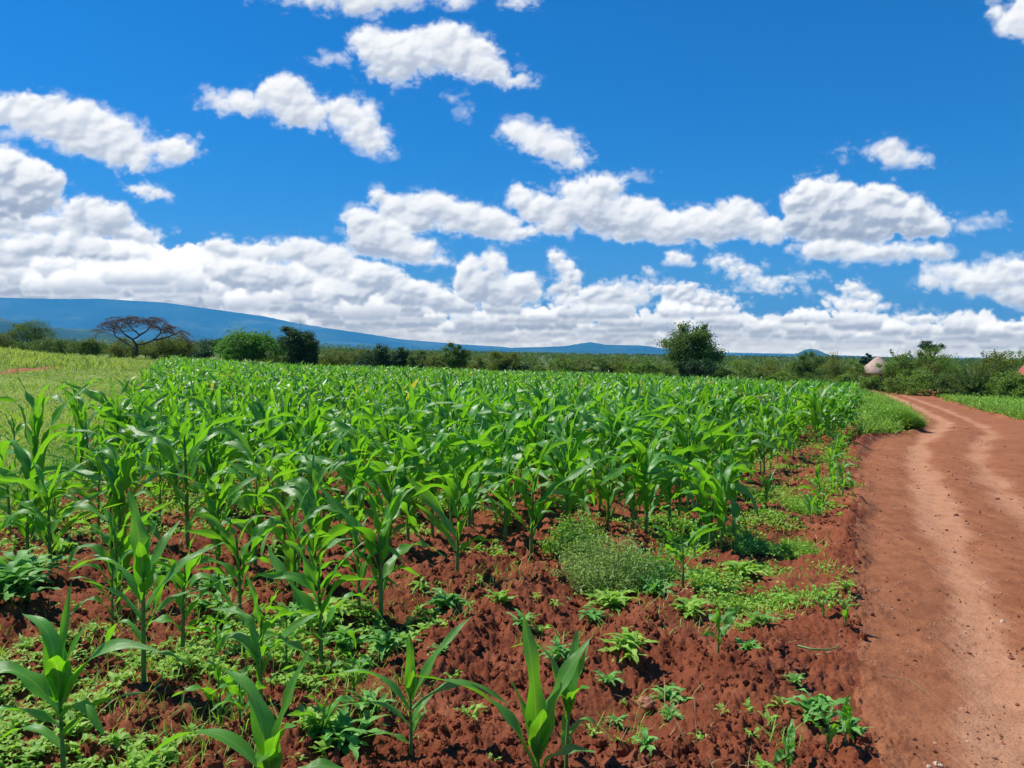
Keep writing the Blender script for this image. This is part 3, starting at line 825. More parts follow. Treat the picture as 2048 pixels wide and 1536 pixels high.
hero(375, 1092, 772, 'tallest dark maize plant at the field margin, leaning blades', None, 11, .1, 1.06)
hero(66, 1090, 742, 'tall maize plant with upright crown beside the pale meadow', None, 11, -.2, 1.0)
hero(20, 1075, 880, 'short maize plant beside the tall one at the picture edge', None, 8, .7)
hero(110, 1085, 930, 'thin maize plant tucked right of the tall meadow-side one', None, 7, .7)
hero(197, 1050, 880, 'lone small maize plant on dark soil with raised blades', None, 8, .2)
hero(232, 925, 745, 'maize plant with long side blades against the pale meadow', None, 10, .0, 1.05)
hero(158, 845, 742, 'clump-like maize plant standing on the meadow edge', None, 10, .4)
hero(30, 920, 800, 'half-hidden maize plant at the meadow, far side of the tall one', None, 9, .4)
hero(480, 1232, 985, 'maize plant with wide drooping arms over green weeds', None, 10, .2)
hero(590, 1200, 960, 'maize plant between the wide-armed one and the thick-stemmed one', None, 9, .5)
hero(718, 1235, 1010, 'maize plant on dark clods just behind the thick-stemmed one', None, 9, .3)
hero(762, 1236, 925, 'maize plant with a bright upright leaf at the soil clearing', None, 10, .6)
hero(914, 1168, 885, 'maize plant with a hanging pale blade where the bare soil begins', None, 10, .1)
hero(1010, 1090, 880, 'maize plant standing in the first full row, centre', None, 9, .3)
hero(1062, 1112, 870, 'maize plant with clean stem on red clods, centre front', None, 10, .0)
hero(1165, 1050, 850, 'maize plant behind the feathery weed clump', None, 9, .5)
hero(1215, 1060, 860, 'maize plant just left above the feathery weed clump', None, 10, .2)
hero(1338, 1062, 835, 'tall maize plant with clear stem behind the small pale one', None, 10, .1, 1.05)
hero(1300, 1045, 930, 'short maize plant left of the clear-stemmed one', None, 8, .4)
for k_, (qx, qy, tp, lb) in enumerate([(1420, 1092, 885, 'dense dark maize plant at the right end of the front row'), (1442, 1100, 900, 'dark maize plant in the bunch at the right end, broad pale blades'),
        (1468, 1085, 890, 'maize plant on the outer side of the right end bunch'), (1400, 1075, 880, 'maize plant on the inner side of the right end bunch')]):
    hero(qx, qy, tp, lb, None, 10, .2 + k_ * .7)
hero(1366, 1178, 1030, 'small pale green maize plant beside the feathery weed clump', None, 9, .1, 1.05)
hero(1388, 1130, 1030, 'tiny maize plant just behind the small pale one', None, 7, .9)
hero(1530, 1035, 940, 'small yellowish maize plant on open soil right of the dark bunch', None, 8, .4)
hero(1436, 1312, 1190, 'seedling maize plant alone on bare red soil', None, 6, .3)
hero(1690, 1262, 1205, 'bent maize seedling at the road edge', None, 5, .6)
hero(1655, 1500, 1420, 'pale maize seedling among weeds near the bottom of the road edge', None, 5, .2)
hero(1690, 1505, 1440, 'second pale seedling touching the one near the road', None, 5, .9)
hero(1575, 1545, 1490, 'maize seedling cut by the bottom edge on bare soil', None, 5, .5)
hero(1645, 1245, 1215, 'smallest maize shoot at the crumbled road edge', None, 4, .5)

# ---- automatic planting of the rest of the field
pr = np.random.default_rng(5)
us, vs = [], []
ROWN = np.array([ROWDIR[1], -ROWDIR[0]])
cand = []
for ri in range(-130, 110):
    v = ri * .78
    u = pr.uniform(0, .3)
    step = .235
    us_ = np.arange(0, 135, step) + pr.uniform(-.08, .08, len(np.arange(0, 135, step)))
    vv = v + pr.normal(0, .06, len(us_))
    xx = ROWDIR[0] * us_ + ROWN[0] * vv; yy = ROWDIR[1] * us_ + ROWN[1] * vv
    cand.append(np.stack([xx, yy], -1))
C = np.concatenate(cand)
x, y = C[:, 0], C[:, 1]
ok = (y > 4.6) & (x > left_edge(y) + .2) & (x < right_edge(y) - np.where(y > 15, .1, .75))
far = np.interp(x, [p[0] for p in FIELD_FAR[:6]], [p[1] for p in FIELD_FAR[:6]])
ok &= y < far
front = np.where(y < 6.7, -1.45 + .58 * (y - 4.2), right_edge(y) - np.where(y > 15, .15, 1.0))
front = np.where((y >= 6.7) & (y < 9), np.minimum(right_edge(y) - 1.15, 2.3), front)
ok &= (x < front)
C = C[ok]; x, y = C[:, 0], C[:, 1]
dens = np.where(y < 7.5, .52, np.where(y < 10, .78, np.where(y < 14, .9, 1.))) * (1 - .55 * sstep(1.7, .3, x - left_edge(y)))
dens = np.where((x > -1.2) & (y < 10), .85, dens)
dens = dens * (1 - .75 * (sstep(.60, .68, fbm(x / 3.2, y / 3.2, 411, 3)) * (y < 30)))
keep = pr.random(len(x)) < dens
C = C[keep]
HA = np.array(MAIZE_AT)
dmin = np.sqrt(((C[:, None, :] - HA[None]) ** 2).sum(-1)).min(1)
C = C[dmin > .28]
x, y = C[:, 0], C[:, 1]
# visible part only (a little wider than the view)
vis = np.abs(x) < .78 * y + 1.5
C = C[vis]; x, y = C[:, 0], C[:, 1]
order = np.argsort(np.hypot(x, y)); C = C[order]; x, y = C[:, 0], C[:, 1]
Hs = .76 + .58 * fbm(x / 4, y / 4, 501, 3) + pr.normal(0, .17, len(x)) + .10 * sstep(8, 16, y) 
Hs = np.where(x > right_edge(y) - 1.8, Hs * .85, Hs)
Hs = np.where(x < left_edge(y) + 1.4, Hs * .85, Hs)
Hs = np.where((x > right_edge(y) - 2.2) & (y > 24) & (y < 36), Hs * 1.4, Hs)
Hs = np.clip(Hs, .45, 1.45)
n_ind = 300 - len(MAIZE_AT) - 24
print('maize candidates', len(x), 'heroes', len(MAIZE_AT), 'individual until', np.hypot(x, y)[n_ind])
NPART = 70
HERO_INFO = []
for o in list(scene.collection.objects):
    if o.name.split('.')[0] == 'maize_plant' and o.parent is None: HERO_INFO.append((o.location.x, o.location.y, o['label']))
_used = {}
def near_label(px_, py_, lab):
    if py_ > 9.6: return lab
    best = min(HERO_INFO, key=lambda h: (h[0] - px_) ** 2 + (h[1] - py_) ** 2)
    dx_, dy_ = px_ - best[0], py_ - best[1]
    d_ = ('right of' if dx_ > 0 else 'left of') if abs(dx_) > abs(dy_) else ('behind' if dy_ > 0 else 'in front of')
    key = (best[2], d_); k_ = _used.get(key, 0); _used[key] = k_ + 1
    short = ' '.join(best[2].replace(',', '').split()[:9]).rstrip()
    for w_ in (' with', ' by the', ' the', ' beside', ' of', ' a', ' and', ' to', ' at', ' on', ' in', ' where', ' just'):
        if short.endswith(w_): short = short[:-len(w_)]
    return ('%smaize plant %s the %s' % (NTH(k_ + 1) + ' ' if k_ else '', d_, short))
protos = []
for i in range(n_ind):
    lab = ('leafy maize plant in the thin stand beside the pale meadow' if x[i] < left_edge(y[i]) + 2.2 else
           'maize plant in the crowded front rows, overlapped by its neighbours' if y[i] < 9 else
           'maize plant deep in the dense rows, blades tangled with its neighbours')
    lab = near_label(x[i], y[i], lab)
    if i < NPART:
        maize_plant(pr, x[i], y[i], Hs[i], pr.uniform(-.7, .7), lab, split=True, S=14, W=4)
    elif len(protos) < 40:
        r_ = maize_plant(pr, x[i], y[i], .95, 0, lab, split=False, S=10, W=2)
        s_ = Hs[i] / .95; r_.scale = (s_, s_, s_); r_.rotation_euler.z = pr.uniform(0, 6.28)
        protos.append(r_)
    else:
        src = protos[i % len(protos)]
        c = src.copy(); link(c); c['label'] = lab
        for ch in list(src.children):
            if ch.name.split('.')[0] in ('stalk', 'foliage'):
                cc = ch.copy(); cc.parent = c; link(cc)
        c.location = (x[i], y[i], ghz(x[i], y[i])); s_ = Hs[i] / .95; c.scale = (s_, s_, s_); c.rotation_euler.z = pr.uniform(0, 6.28)

# yellowish thin plants in single file along the road edge
er = np.random.default_rng(8)
for i in range(24):
    t = i / 23
    yy_ = 7.6 + 8.6 * t ** 1.2 + er.uniform(-.1, .1)
    xx_ = right_edge(yy_) - .28 + er.normal(0, .08)
    maize_plant(er, xx_, yy_, er.uniform(.32, .55), er.uniform(0, 3), 'thin yellowish maize plant in the road edge file, %s from its near end' % NTH(i + 1), nl=7, split=True, S=8, W=2)

def far_maize(idx, nl, S, W, rg, stalks):
    xx, yy = x[idx], y[idx]
    zz = ghz_a(xx, yy) if S > 5 else terr(xx, yy)
    P = plant_params(rg, len(idx), Hs[idx], nl, rg.uniform(-1.6, 1.6, len(idx)), xx, yy, zz)
    if S <= 5: P['w'] = P['w'] * 1.15
    V, F, UV = leaf_strips(P, S, W)
    if stalks:
        n = len(idx); t = np.array([0, .62]); a = np.array([0, 2.1, 4.2])
        Vs = np.zeros((n, 2, 3, 3))
        for k_ in range(2):
            rad = .011 * (1 - .5 * k_)
            Vs[:, k_, :, 0] = xx[:, None] + rad * np.cos(a); Vs[:, k_, :, 1] = yy[:, None] + rad * np.sin(a)
            Vs[:, k_, :, 2] = (zz + t[k_] * Hs[idx])[:, None]
        b = np.arange(n)[:, None] * 6; j = np.arange(3)[None]; j2 = (j + 1) % 3
        Fs = np.stack([b + j, b + j2, b + 3 + j2, b + 3 + j], -1).reshape(-1, 4)
        UVs = np.full((n * 6, 2), .2)
        F = np.concatenate([F, Fs + len(V)]); V = np.concatenate([V, Vs.reshape(-1, 3)]); UV = np.concatenate([UV, UVs])
    return V, F, UV
idx = np.arange(n_ind, len(x)); dd = np.hypot(x, y)[idx]
rgf = np.random.default_rng(77)
pcs = [far_maize(idx[dd < 20], 9, 8, 2, rgf, True), far_maize(idx[(dd >= 20) & (dd < 38)], 9, 5, 2, rgf, False), far_maize(idx[dd >= 38], 8, 4, 1, rgf, False)]
V = []; F = []; UV = []; o_ = 0
for a, b, c in pcs:
    V.append(a); F.append(b + o_); UV.append(c); o_ += len(a)
mf = mobj('maize_crop', make_mesh('maize_crop', np.concatenate(V), np.concatenate(F), np.concatenate(UV)), M['maize_far'])
tag(mf, 'dense green maize crop filling the field back to the bushes', 'maize crop', kind='stuff')
print('maize crop faces', sum(len(f) for f in F))

# ------------------------------------------------------------------ cards and foliage clumps
def cards(P, size, rg, up_bias=.3, aspect=1.6, nrm=None):
    """leaf shaped quads at points P (n,3), size (n,)"""
    n = len(P)
    a = rg.normal(size=(n, 3)); a[:, 2] *= .7; a /= np.linalg.norm(a, axis=1)[:, None]
    b = rg.normal(size=(n, 3))
    if nrm is not None: b = b * .6 + nrm
    b[:, 2] += up_bias
    c = np.cross(a, b); c /= np.linalg.norm(c, axis=1)[:, None] + 1e-9
    size = np.broadcast_to(size, (n,))[:, None]
    nn = np.cross(a, c)
    V = np.stack([P - a * size * aspect * .5, P + c * size * .5 + nn * size * .12, P + a * size * aspect * .5, P - c * size * .5 + nn * size * .12], 1).reshape(-1, 3)
    F = np.arange(n * 4).reshape(-1, 4)
    return V, F

def limb(rg, p0, p1, r0, r1, sag=.1, n=6, sides=6):
    p0 = np.array(p0, float); p1 = np.array(p1, float)
    t = np.linspace(0, 1, n)[:, None]
    pts = p0 + (p1 - p0) * t
    L = np.linalg.norm(p1 - p0)
    pts += np.sin(t * math.pi) * rg.normal(0, sag * L, 3)[None] + rg.normal(0, sag * .22 * L, (n, 3)) * (t > 0) * (t < 1)
    return tube(pts, np.linspace(r0, r1, n), sides), pts

def tree(name, px, top_py, wpx, dist, label, mat='tree_mid', cat='tree', group=None, seed=0, low=.0, clumps=46, leaf=.10, per=110, shape='round', dense=1.0, trunk_h=.3, sprigs=0, depth=1.0):
    rg = np.random.default_rng(seed)
    X_, Y_, zt = at_dist(px, top_py, dist)
    zb = float(terr(X_, Y_)); H = zt - zb; Wd = wpx / F_PX * dist
    root = empty(name, (X_, Y_, zb), 0, label, cat, group)
    rx = Wd / 2; ry = rx * depth; z0 = H * low; hz = H - z0
    # clump centres in an uneven crown
    cs = []
    nlob = 5 + int(rg.integers(0, 4))
    lobes = []
    for k_ in range(nlob):
        a = k_ / nlob * 6.283 + rg.uniform(-.4, .4)
        rad = rg.uniform(.35, .62)
        lobes.append((rx * rad * math.cos(a), ry * rad * math.sin(a), z0 + hz * rg.uniform(.30, .70), rx * rg.uniform(.34, .5), hz * rg.uniform(.24, .36)))
    lobes.append((0, 0, z0 + hz * .62, rx * .55, hz * .37))
    if shape == 'flat':
        lobes = [(l[0] * 1.25, l[1] * 1.25, z0 + hz * rg.uniform(.70, .86), l[3], hz * .15) for l in lobes]
    if shape == 'tall':
        lobes = [(l[0] * .7, l[1] * .7, l[2], l[3] * 1.15, l[4] * 1.2) for l in lobes] + [(0, 0, z0 + hz * .25, rx * .75, hz * .25), (rx * .1, 0, z0 + hz * .75, rx * .6, hz * .26)]
    if shape == 'bush':
        lobes = [(l[0] * 1.2, l[1] * 1.2, z0 + hz * rg.uniform(.25, .6), l[3] * 1.05, hz * rg.uniform(.28, .42)) for l in lobes] + [(rx * .2, 0, z0 + hz * .6, rx * .5, hz * .4)]
    tot = clumps
    vol = np.array([l[3] * l[3] * l[4] for l in lobes]) ** .7; vol /= vol.sum()
    for l, f in zip(lobes, vol):
        n = max(3, int(tot * f))
        d = rg.normal(size=(n, 3)); d /= np.linalg.norm(d, axis=1)[:, None]
        rr2 = rg.uniform(.35, 1.0, n)[:, None] ** .45
        c = np.array(l[:3]) + d * rr2 * np.array([l[3], l[3] * depth, l[4]])
        cs.append(np.concatenate([c, d], 1))
    cs = np.concatenate(cs)
    cs[:, 2] = np.clip(cs[:, 2], .05 * H, H)
    cr_ = max(.12, .24 * rx) * rg.uniform(.6, 1.2, len(cs))
    n = int(per * dense * 1.45)
    off = rg.normal(size=(len(cs), n, 3)) * cr_[:, None, None] * np.array([.55, .55, .38])
    pts = (cs[:, None, :3] + off).reshape(-1, 3); nr = np.repeat(cs[:, 3:], n, 0)
    pts[:, 2] = np.maximum(pts[:, 2], .03)
    V, F = cards(pts, leaf * rg.uniform(.6, 1.3, len(pts)), rg, .5, 1.5, nr * .5)
    for k_ in range(sprigs):
        a = rg.uniform(0, 6.28); b0 = np.array([rx * .3 * math.cos(a), rx * .2 * math.sin(a), H * .86]); 
        tip = b0 + np.array([rx * .15 * math.cos(a), 0, H * rg.uniform(.06, .15)])
        t = rg.uniform(0, 1, 70)[:, None]
        Vs, Fs = cards(b0 + (tip - b0) * t + rg.normal(0, .07, (70, 3)), leaf * .9, rg)
        F = np.concatenate([F, Fs + len(V)]); V = np.concatenate([V, Vs])
    mobj('crown', make_mesh('crown', V, F, smooth=False), M[mat], root)
    # trunk with limbs reaching the lobes
    parts = []
    r0 = max(.03, .028 * H)
    fork = np.array([rg.normal(0, .03 * H), rg.normal(0, .03 * H), H * trunk_h])
    (tv, tf), tp = limb(rg, (0, 0, -.1), fork, r0 * 1.25, r0 * .9, .05)
    parts.append((tv, tf))
    for l in lobes:
        (tv, tf), tp2 = limb(rg, fork, l[:3], r0 * .6, r0 * .18, .09)
        parts.append((tv, tf))
        for _ in range(3):
            e_ = np.array(l[:3]) + rg.normal(size=3) * np.array([l[3], l[3], l[4]]) * .6
            (tv, tf), _p = limb(rg, tp2[rg.integers(2, 5)], e_, r0 * .22, r0 * .06, .1, 5, 4)
            parts.append((tv, tf))
    V, F = join(parts)
    mobj('trunk', make_mesh('trunk', V, F), M['bark'], root)
    return root

G_T = 'trees and bushes along the far side of the field'
# left group
tree('bush', 10, 662, 90, 94, 'olive bush at the picture edge above the grassy mound', 'tree_olive', 'bush', G_T, 1, .05, 40, .09, 120, 'bush', trunk_h=.15)
tree('acacia_tree', 62, 641, 96, 96, 'round-crowned green acacia rising above the bushes at the far left', 'tree_mid', 'tree', G_T, 2, .25, 60, .08, 150)
tree('bush', 96, 672, 96, 82, 'dark bush in front of the round-crowned acacia', 'tree_mid', 'bush', G_T, 3, 0, 46, .09, 150, 'bush', trunk_h=.15)
tree('bush', 140, 679, 80, 84, 'small dark bush between the acacia and the low round one', 'tree_mid', 'bush', G_T, 33, 0, 36, .09, 140, 'bush', trunk_h=.15)
tree('bush', 172, 677, 74, 80, 'low round dark bush left of the bare acacia', 'tree_mid', 'bush', G_T, 4, 0, 40, .09, 140, 'bush', trunk_h=.15)
tree('bush', 238, 674, 74, 84, 'olive bush directly behind the left side of the bare acacia', 'tree_olive', 'bush', G_T, 5, 0, 40, .09, 120, 'bush', trunk_h=.15)
tree('bush', 342, 667, 112, 80, 'wide olive bush behind the right side of the bare acacia', 'tree_olive', 'bush', G_T, 6, 0, 60, .10, 150, 'bush', trunk_h=.15)
tree('bush', 292, 678, 70, 82, 'dark low bush behind the bare acacia trunk', 'tree_mid', 'bush', G_T, 34, 0, 40, .10, 150, 'bush', trunk_h=.15)
tree('bush', 398, 690, 66, 92, 'low dark bush between the wide olive one and the flat-topped tree', 'tree_dark', 'bush', G_T, 7, 0, 36, .10, 130, 'bush', trunk_h=.15)
tree('acacia_tree', 428, 683, 80, 110, 'dark flat-topped acacia left of the bright green tree', 'tree_dark', 'tree', G_T, 8, .35, 40, .10, 120, 'flat')
tree('acacia_tree', 440, 677, 34, 100, 'small dark layered acacia touching the bright green tree', 'tree_dark', 'tree', G_T, 9, .3, 24, .09, 120, 'flat')
tree('leafy_tree', 505, 657, 120, 88, 'bright green broad-crowned tree in full sun', 'tree_bright', 'tree', G_T, 10, .05, 100, .14, 170, 'bush', trunk_h=.2)
tree('bush', 462, 690, 50, 84, 'green bush at the left foot of the bright tree', 'tree_bright', 'bush', G_T, 11, 0, 30, .09, 130, 'bush', trunk_h=.15)
tree('dense_tree', 600, 648, 78, 84, 'almost black dense upright oval tree', 'tree_dark', 'tree', G_T, 12, .04, 120, .11, 190, 'bush', trunk_h=.2)
tree('bush', 562, 702, 50, 82, 'thin low bush between the bright tree and the dark oval tree', 'tree_mid', 'bush', G_T, 13, 0, 24, .09, 100, 'bush', trunk_h=.15)
tree('bush', 668, 700, 70, 90, 'yellowish low bush right of the dark oval tree', 'tree_olive', 'bush', G_T, 14, 0, 30, .10, 120, 'bush', trunk_h=.15)
tree('bush', 715, 700, 70, 96, 'reddish olive low bush, second right of the dark oval tree', 'tree_olive', 'bush', G_T, 15, 0, 30, .10, 120, 'bush', trunk_h=.15)
tree('leafy_tree', 758, 689, 52, 92, 'dark green low tree, left one of the touching pair', 'tree_dark', 'tree', G_T, 16, .02, 50, .10, 150, 'bush', trunk_h=.2)
tree('leafy_tree', 800, 688, 50, 96, 'dark green low tree, right one of the touching pair', 'tree_dark', 'tree', G_T, 17, .02, 50, .10, 150, 'bush', trunk_h=.2)
tree('bush', 838, 696, 46, 92, 'small dull bush between the touching pair and the round tree', 'tree_mid', 'bush', G_T, 18, 0, 28, .10, 120, 'bush', trunk_h=.15)
tree('bush', 872, 703, 50, 80, 'olive bush at the left foot of the round tree', 'tree_olive', 'bush', G_T, 19, 0, 28, .09, 120, 'bush', trunk_h=.15)
tree('leafy_tree', 910, 680, 58, 76, 'round dark green tree with a flared top near the middle', 'tree_mid', 'tree', G_T, 20, .08, 56, .09, 160, trunk_h=.2)
tree('bush', 960, 710, 60, 84, 'low greyish bush right of the round middle tree', 'tree_olive', 'bush', G_T, 21, 0, 28, .09, 110, 'bush', trunk_h=.15)
tree('bush', 1010, 697, 80, 72, 'wide yellow-green bush in the middle of the field end', 'tree_olive', 'bush', G_T, 22, 0, 56, .09, 150, 'bush', trunk_h=.15)
# low scrub behind the field end: single bushes
sr = random.Random(3)
for k_ in range(34):
    px_ = 520 + k_ * 27 + sr.uniform(-9, 9)
    hz_ = 704 + (px_ - 1024) * math.tan(ROLL)
    tree('scrub_bush', px_, hz_ + sr.uniform(2, 12), sr.uniform(46, 76), (sr.uniform(86, 104) if px_ < 1000 else sr.uniform(64, 84)), 'low dull scrub bush behind the maize, %s from the left in that line' % NTH(k_ + 1),
         sr.choice(['tree_mid', 'bush', 'tree_olive', 'tree_dark']), 'bush', 'low scrub behind the maize', 100 + k_, 0, 20, .09, 95, 'bush', trunk_h=.12)
# the big lone tree
tree('leafy_tree', 1385, 645, 128, 66, 'big lone tree with ragged crown at the field corner', 'tree_mid', 'tree', G_T, 40, .12, 120, .10, 150, 'round', trunk_h=.22, sprigs=9)
tree('bush', 1395, 705, 80, 61, 'dark shrub growing round the foot of the big lone tree', 'tree_dark', 'bush', G_T, 41, 0, 40, .09, 130, 'bush', trunk_h=.15)
# right group
spec = [(1470, 722, 90, 70, 'bush', 'grey-green bush just right of the big lone tree'), (1530, 718, 90, 74, 'tree_olive', 'wide yellow-green bush in the right scrub'),
        (1580, 722, 70, 72, 'bush', 'green bush left of the dark round one'), (1618, 700, 86, 66, 'tree_mid', 'dark round bush with bare twigs on top'),
        (1668, 708, 90, 74, 'tree_olive', 'light feathery bush right of the dark round one'), (1700, 722, 60, 74, 'bush', 'low bush in front of the pale thatched roof'),
        (1450, 738, 60, 64, 'bush', 'low hedge bush nearest the big lone tree'), (1500, 741, 64, 63, 'tree_mid', 'low blue-green hedge bush, second from the big lone tree'),
        (1560, 743, 64, 62, 'bush', 'low hedge bush, third from the big lone tree'), (1620, 745, 64, 60, 'tree_mid', 'low hedge bush under the dark round one'),
        (1680, 747, 70, 58, 'bush', 'low hedge bush where the maize ends'), (1742, 752, 64, 66, 'bush', 'low dark bush under the pale thatched roof'),
        (1800, 700, 84, 66, 'bush', 'green tree-like bush hiding part of the thatched roof'), (1838, 704, 90, 70, 'tree_olive', 'olive bush right of the one hiding the roof'),
        (1874, 695, 96, 76, 'bush', 'tall rounded bush below the small umbrella-shaped tree'), (1830, 740, 90, 62, 'bush', 'low bush behind the bend of the road'),
        (1900, 742, 90, 60, 'tree_mid', 'dark low bush right of the road bend'), (1985, 700, 110, 64, 'tree_olive', 'olive bush behind the spiky one'),
        (2050, 696, 110, 64, 'bush', 'green bush at the right picture edge'), (2040, 745, 100, 50, 'bush', 'low bush at the right picture edge, nearer'),
        (2120, 700, 120, 60, 'bush', 'bush beyond the right picture edge')]
for k_, (a, b, c, d, m_, l_) in enumerate(spec):
    tree('bush', a, b, c, d, l_, m_, 'bush', G_T, 60 + k_, 0, 60 if c > 75 else 40, .075, 170, 'bush', trunk_h=.15, sprigs=3 if b < 712 else 0)
tree('acacia_tree', 1862, 684, 48, 84, 'small dark umbrella-shaped tree on the right skyline', 'tree_dark', 'tree', G_T, 90, .55, 26, .09, 120, 'flat', trunk_h=.6)
tree('dense_tree', 1733, 704, 28, 170, 'distant dark round tree left above the thatched roof', 'tree_dark', 'tree', G_T, 91, 0, 24, .2, 80, 'tall')

# spiky feathery bush right of the road
def spiky_bush(px, py, top, wpx, label, seed):
    rg = np.random.default_rng(seed)
    X_, Y_ = ground_at(px, py); zb = float(terr(X_, Y_))
    H = at_dist(px, top, Y_)[2] - zb; rx = wpx / F_PX * Y_ / 2
    root = empty('spiky_bush', (X_, Y_, zb), 0, label, 'bush', G_T)
    br = []; pts = []
    for k_ in range(90):
        a = rg.uniform(0, 6.28); e_ = rg.uniform(.15, 1.45); L = rg.uniform(.6, 1.05)
        tip = np.array([math.cos(a) * math.cos(e_) * rx * L * 1.15, math.sin(a) * math.cos(e_) * rx * L, math.sin(e_) * H * L])
        b0 = np.array([rg.normal(0, .06), rg.normal(0, .06), rg.uniform(0, .3) * H])
        (v, f), p = limb(rg, b0, tip, .016, .004, .07, 7, 4); br.append((v, f))
        t = rg.uniform(.2, 1, 130)[:, None]
        q = b0 + (tip - b0) * t + rg.normal(0, .045, (130, 3)); pts.append(q)
    V, F = join(br); mobj('stem', make_mesh('stem', V, F), M['bark'], root)
    P = np.concatenate(pts); P[:, 2] = np.maximum(P[:, 2], .02)
    V, F = cards(P, .045, rg, .3, 2.4)
    mobj('foliage', make_mesh('foliage', V, F, smooth=False), M['tree_bright'] if False else M['tree_mid'], root)
spiky_bush(1950, 800, 716, 150, 'spiky feathery thorn bush right of the road bend', 5)
spiky_bush(1985, 795, 752, 50, 'small dark thorn shrub at the foot of the spiky bush', 6)

# bare flat-topped acacia
def bare_acacia():
    rg = np.random.default_rng(21)
    dist = 76
    X_, Y_, _ = at_dist(270, 700, dist); zb = float(terr(X_, Y_))
    root = empty('bare_acacia', (X_, Y_, zb), 0, 'leafless flat-topped acacia with crooked dark trunk', 'tree', G_T)
    s = dist / F_PX                              # metres per photo pixel there
    H = at_dist(270, 631, dist)[2] - zb
    hpx = H / s
    P_ = lambda dx_, up_, dy_=0.: np.array([dx_ * s, dy_ * s, up_ * s])
    main = []; 
    k0 = P_(0, 0) - np.array([0, 0, .1]); fork = P_(3, hpx * .33)
    def path(pts, r0, r1, sides=7):
        pts = np.array(pts); n = len(pts)
        t = np.linspace(0, n - 1, n * 4); q = np.stack([np.interp(t, np.arange(n), pts[:, i]) for i in range(3)], 1)
        q += rg.normal(0, .02, q.shape); main.append(tube(q, np.linspace(r0, r1, len(q)), sides)); return q
    path([k0, P_(-3, hpx * .10), P_(4, hpx * .22), fork], .17, .13)
    ends = []
    for L in ([fork, P_(-4, hpx * .45), P_(6, hpx * .55, 8), P_(-6, hpx * .68, 5), P_(-14, hpx * .80)],
              [fork, P_(20, hpx * .36, -6), P_(38, hpx * .44, -4), P_(50, hpx * .58), P_(52, hpx * .68)],
              [P_(2, hpx * .22), P_(-12, hpx * .30, 10), P_(-28, hpx * .40, 14), P_(-38, hpx * .52), P_(-42, hpx * .62)],
              [P_(6, hpx * .55, 8), P_(18, hpx * .66, 14), P_(26, hpx * .78, 14)],
              [P_(-4, hpx * .45), P_(-16, hpx * .58, -12), P_(-22, hpx * .70, -14)],
              [P_(38, hpx * .44, -4), P_(56, hpx * .50, 8), P_(76, hpx * .58, 8)]):
        q = path(L, .10, .05, 6); ends.append(q[-1])
    V, F = join(main); mobj('trunk', make_mesh('trunk', V, F), M['bark'], root)
    tw = []
    def grow(p, d, L, r, lev):
        n = 5; pts = [p]
        for i in range(n):
            d = d + rg.normal(0, .22, 3); d[2] *= .84
            d /= np.linalg.norm(d) + 1e-9
            q = pts[-1] + d * L / n
            env = hpx * s * (1.0 - .34 * min(1.5, abs(q[0] / s - 8) / 80) ** 2)
            if q[2] > env: q[2] = env - rg.uniform(0, .1)
            pts.append(q)
        tw.append(tube(pts, np.linspace(r, r * .55, n + 1), 4))
        if lev > 0:
            for _ in range(4):
                b = pts[rg.integers(2, n + 1)]; a = rg.uniform(-1.1, 1.1)
                dd_ = np.array([d[0] * math.cos(a) - d[1] * math.sin(a), d[0] * math.sin(a) + d[1] * math.cos(a), d[2] + rg.uniform(-.15, .55)])
                grow(b, dd_, L * .72, r * .55, lev - 1)
    for e_ in ends:
        for a in np.linspace(0, 6.28, 10)[:-1]:
            a += rg.uniform(-.4, .4)
            grow(e_, np.array([math.cos(a), math.sin(a), rg.uniform(.1, 1.5)]), rg.uniform(.6, 1.3), .036, 3)
    V, F = join(tw); mobj('crown', make_mesh('crown', V, F), M['twig'], root)
bare_acacia()

# ------------------------------------------------------------------ far woodland, hills, mountain
def woodland():
    rg = np.random.default_rng(9)
    n = 2600
    d = 150 * (2800 / 150) ** rg.random(n) ; a = np.radians(rg.uniform(-44, 44, n))
    X_ = d * np.sin(a); Y_ = d * np.cos(a)
    keep = (Y_ > 140) & (fbm(X_ / 120, Y_ / 120, 7, 3) > .38)
    X_, Y_, d = X_[keep], Y_[keep], d[keep]
    zb = terr(X_, Y_); H = rg.uniform(1.8, 3.4, len(X_)) * (1 + .5 * sstep(300, 900, d)); rx = H * rg.uniform(.5, .95, len(X_))
    m = 110
    dr = rg.normal(size=(len(X_), m, 3)); dr /= np.linalg.norm(dr, axis=2)[:, :, None]
    dr *= (rg.uniform(.3, 1, (len(X_), m, 1)) ** .4)
    P = np.stack([X_, Y_, zb + H * .5], -1)[:, None] + dr * np.stack([rx, rx, H * .5], -1)[:, None]
    P[:, :, 2] += (rg.random((len(X_), m)) - .5) * .4
    V, F = cards(P.reshape(-1, 3), np.repeat(.13 + d / 1500, m) * rg.uniform(.7, 1.3, len(X_) * m), rg, .5, 1.2, dr.reshape(-1, 3) * .8)
    o = mobj('woodland', make_mesh('woodland', V, F, smooth=False), M['tree_mid'])
    tag(o, 'far bluish woodland in a thin band below the hills', 'woodland', kind='stuff')
woodland()

def hill_mat():
    m, nt, p, out = new_mat('hill_scrub'); k = NT(nt); P = k.pos()
    c = k.ramp(k.noise(.0007, 8, .68, vec=P), [(.40, (.01, .03, .01)), (.52, (.05, .09, .03)), (.64, (.20, .22, .12))])
    k.set(p.inputs['Base Color'], c); p.inputs['Roughness'].default_value = 1; p.inputs['Specular IOR Level'].default_value = 0
    k.set(p.inputs['Normal'], k.bump(k.noise(.004, 6, .6, vec=P), .6, 60))
    return m
M['mountain'] = hill_mat()

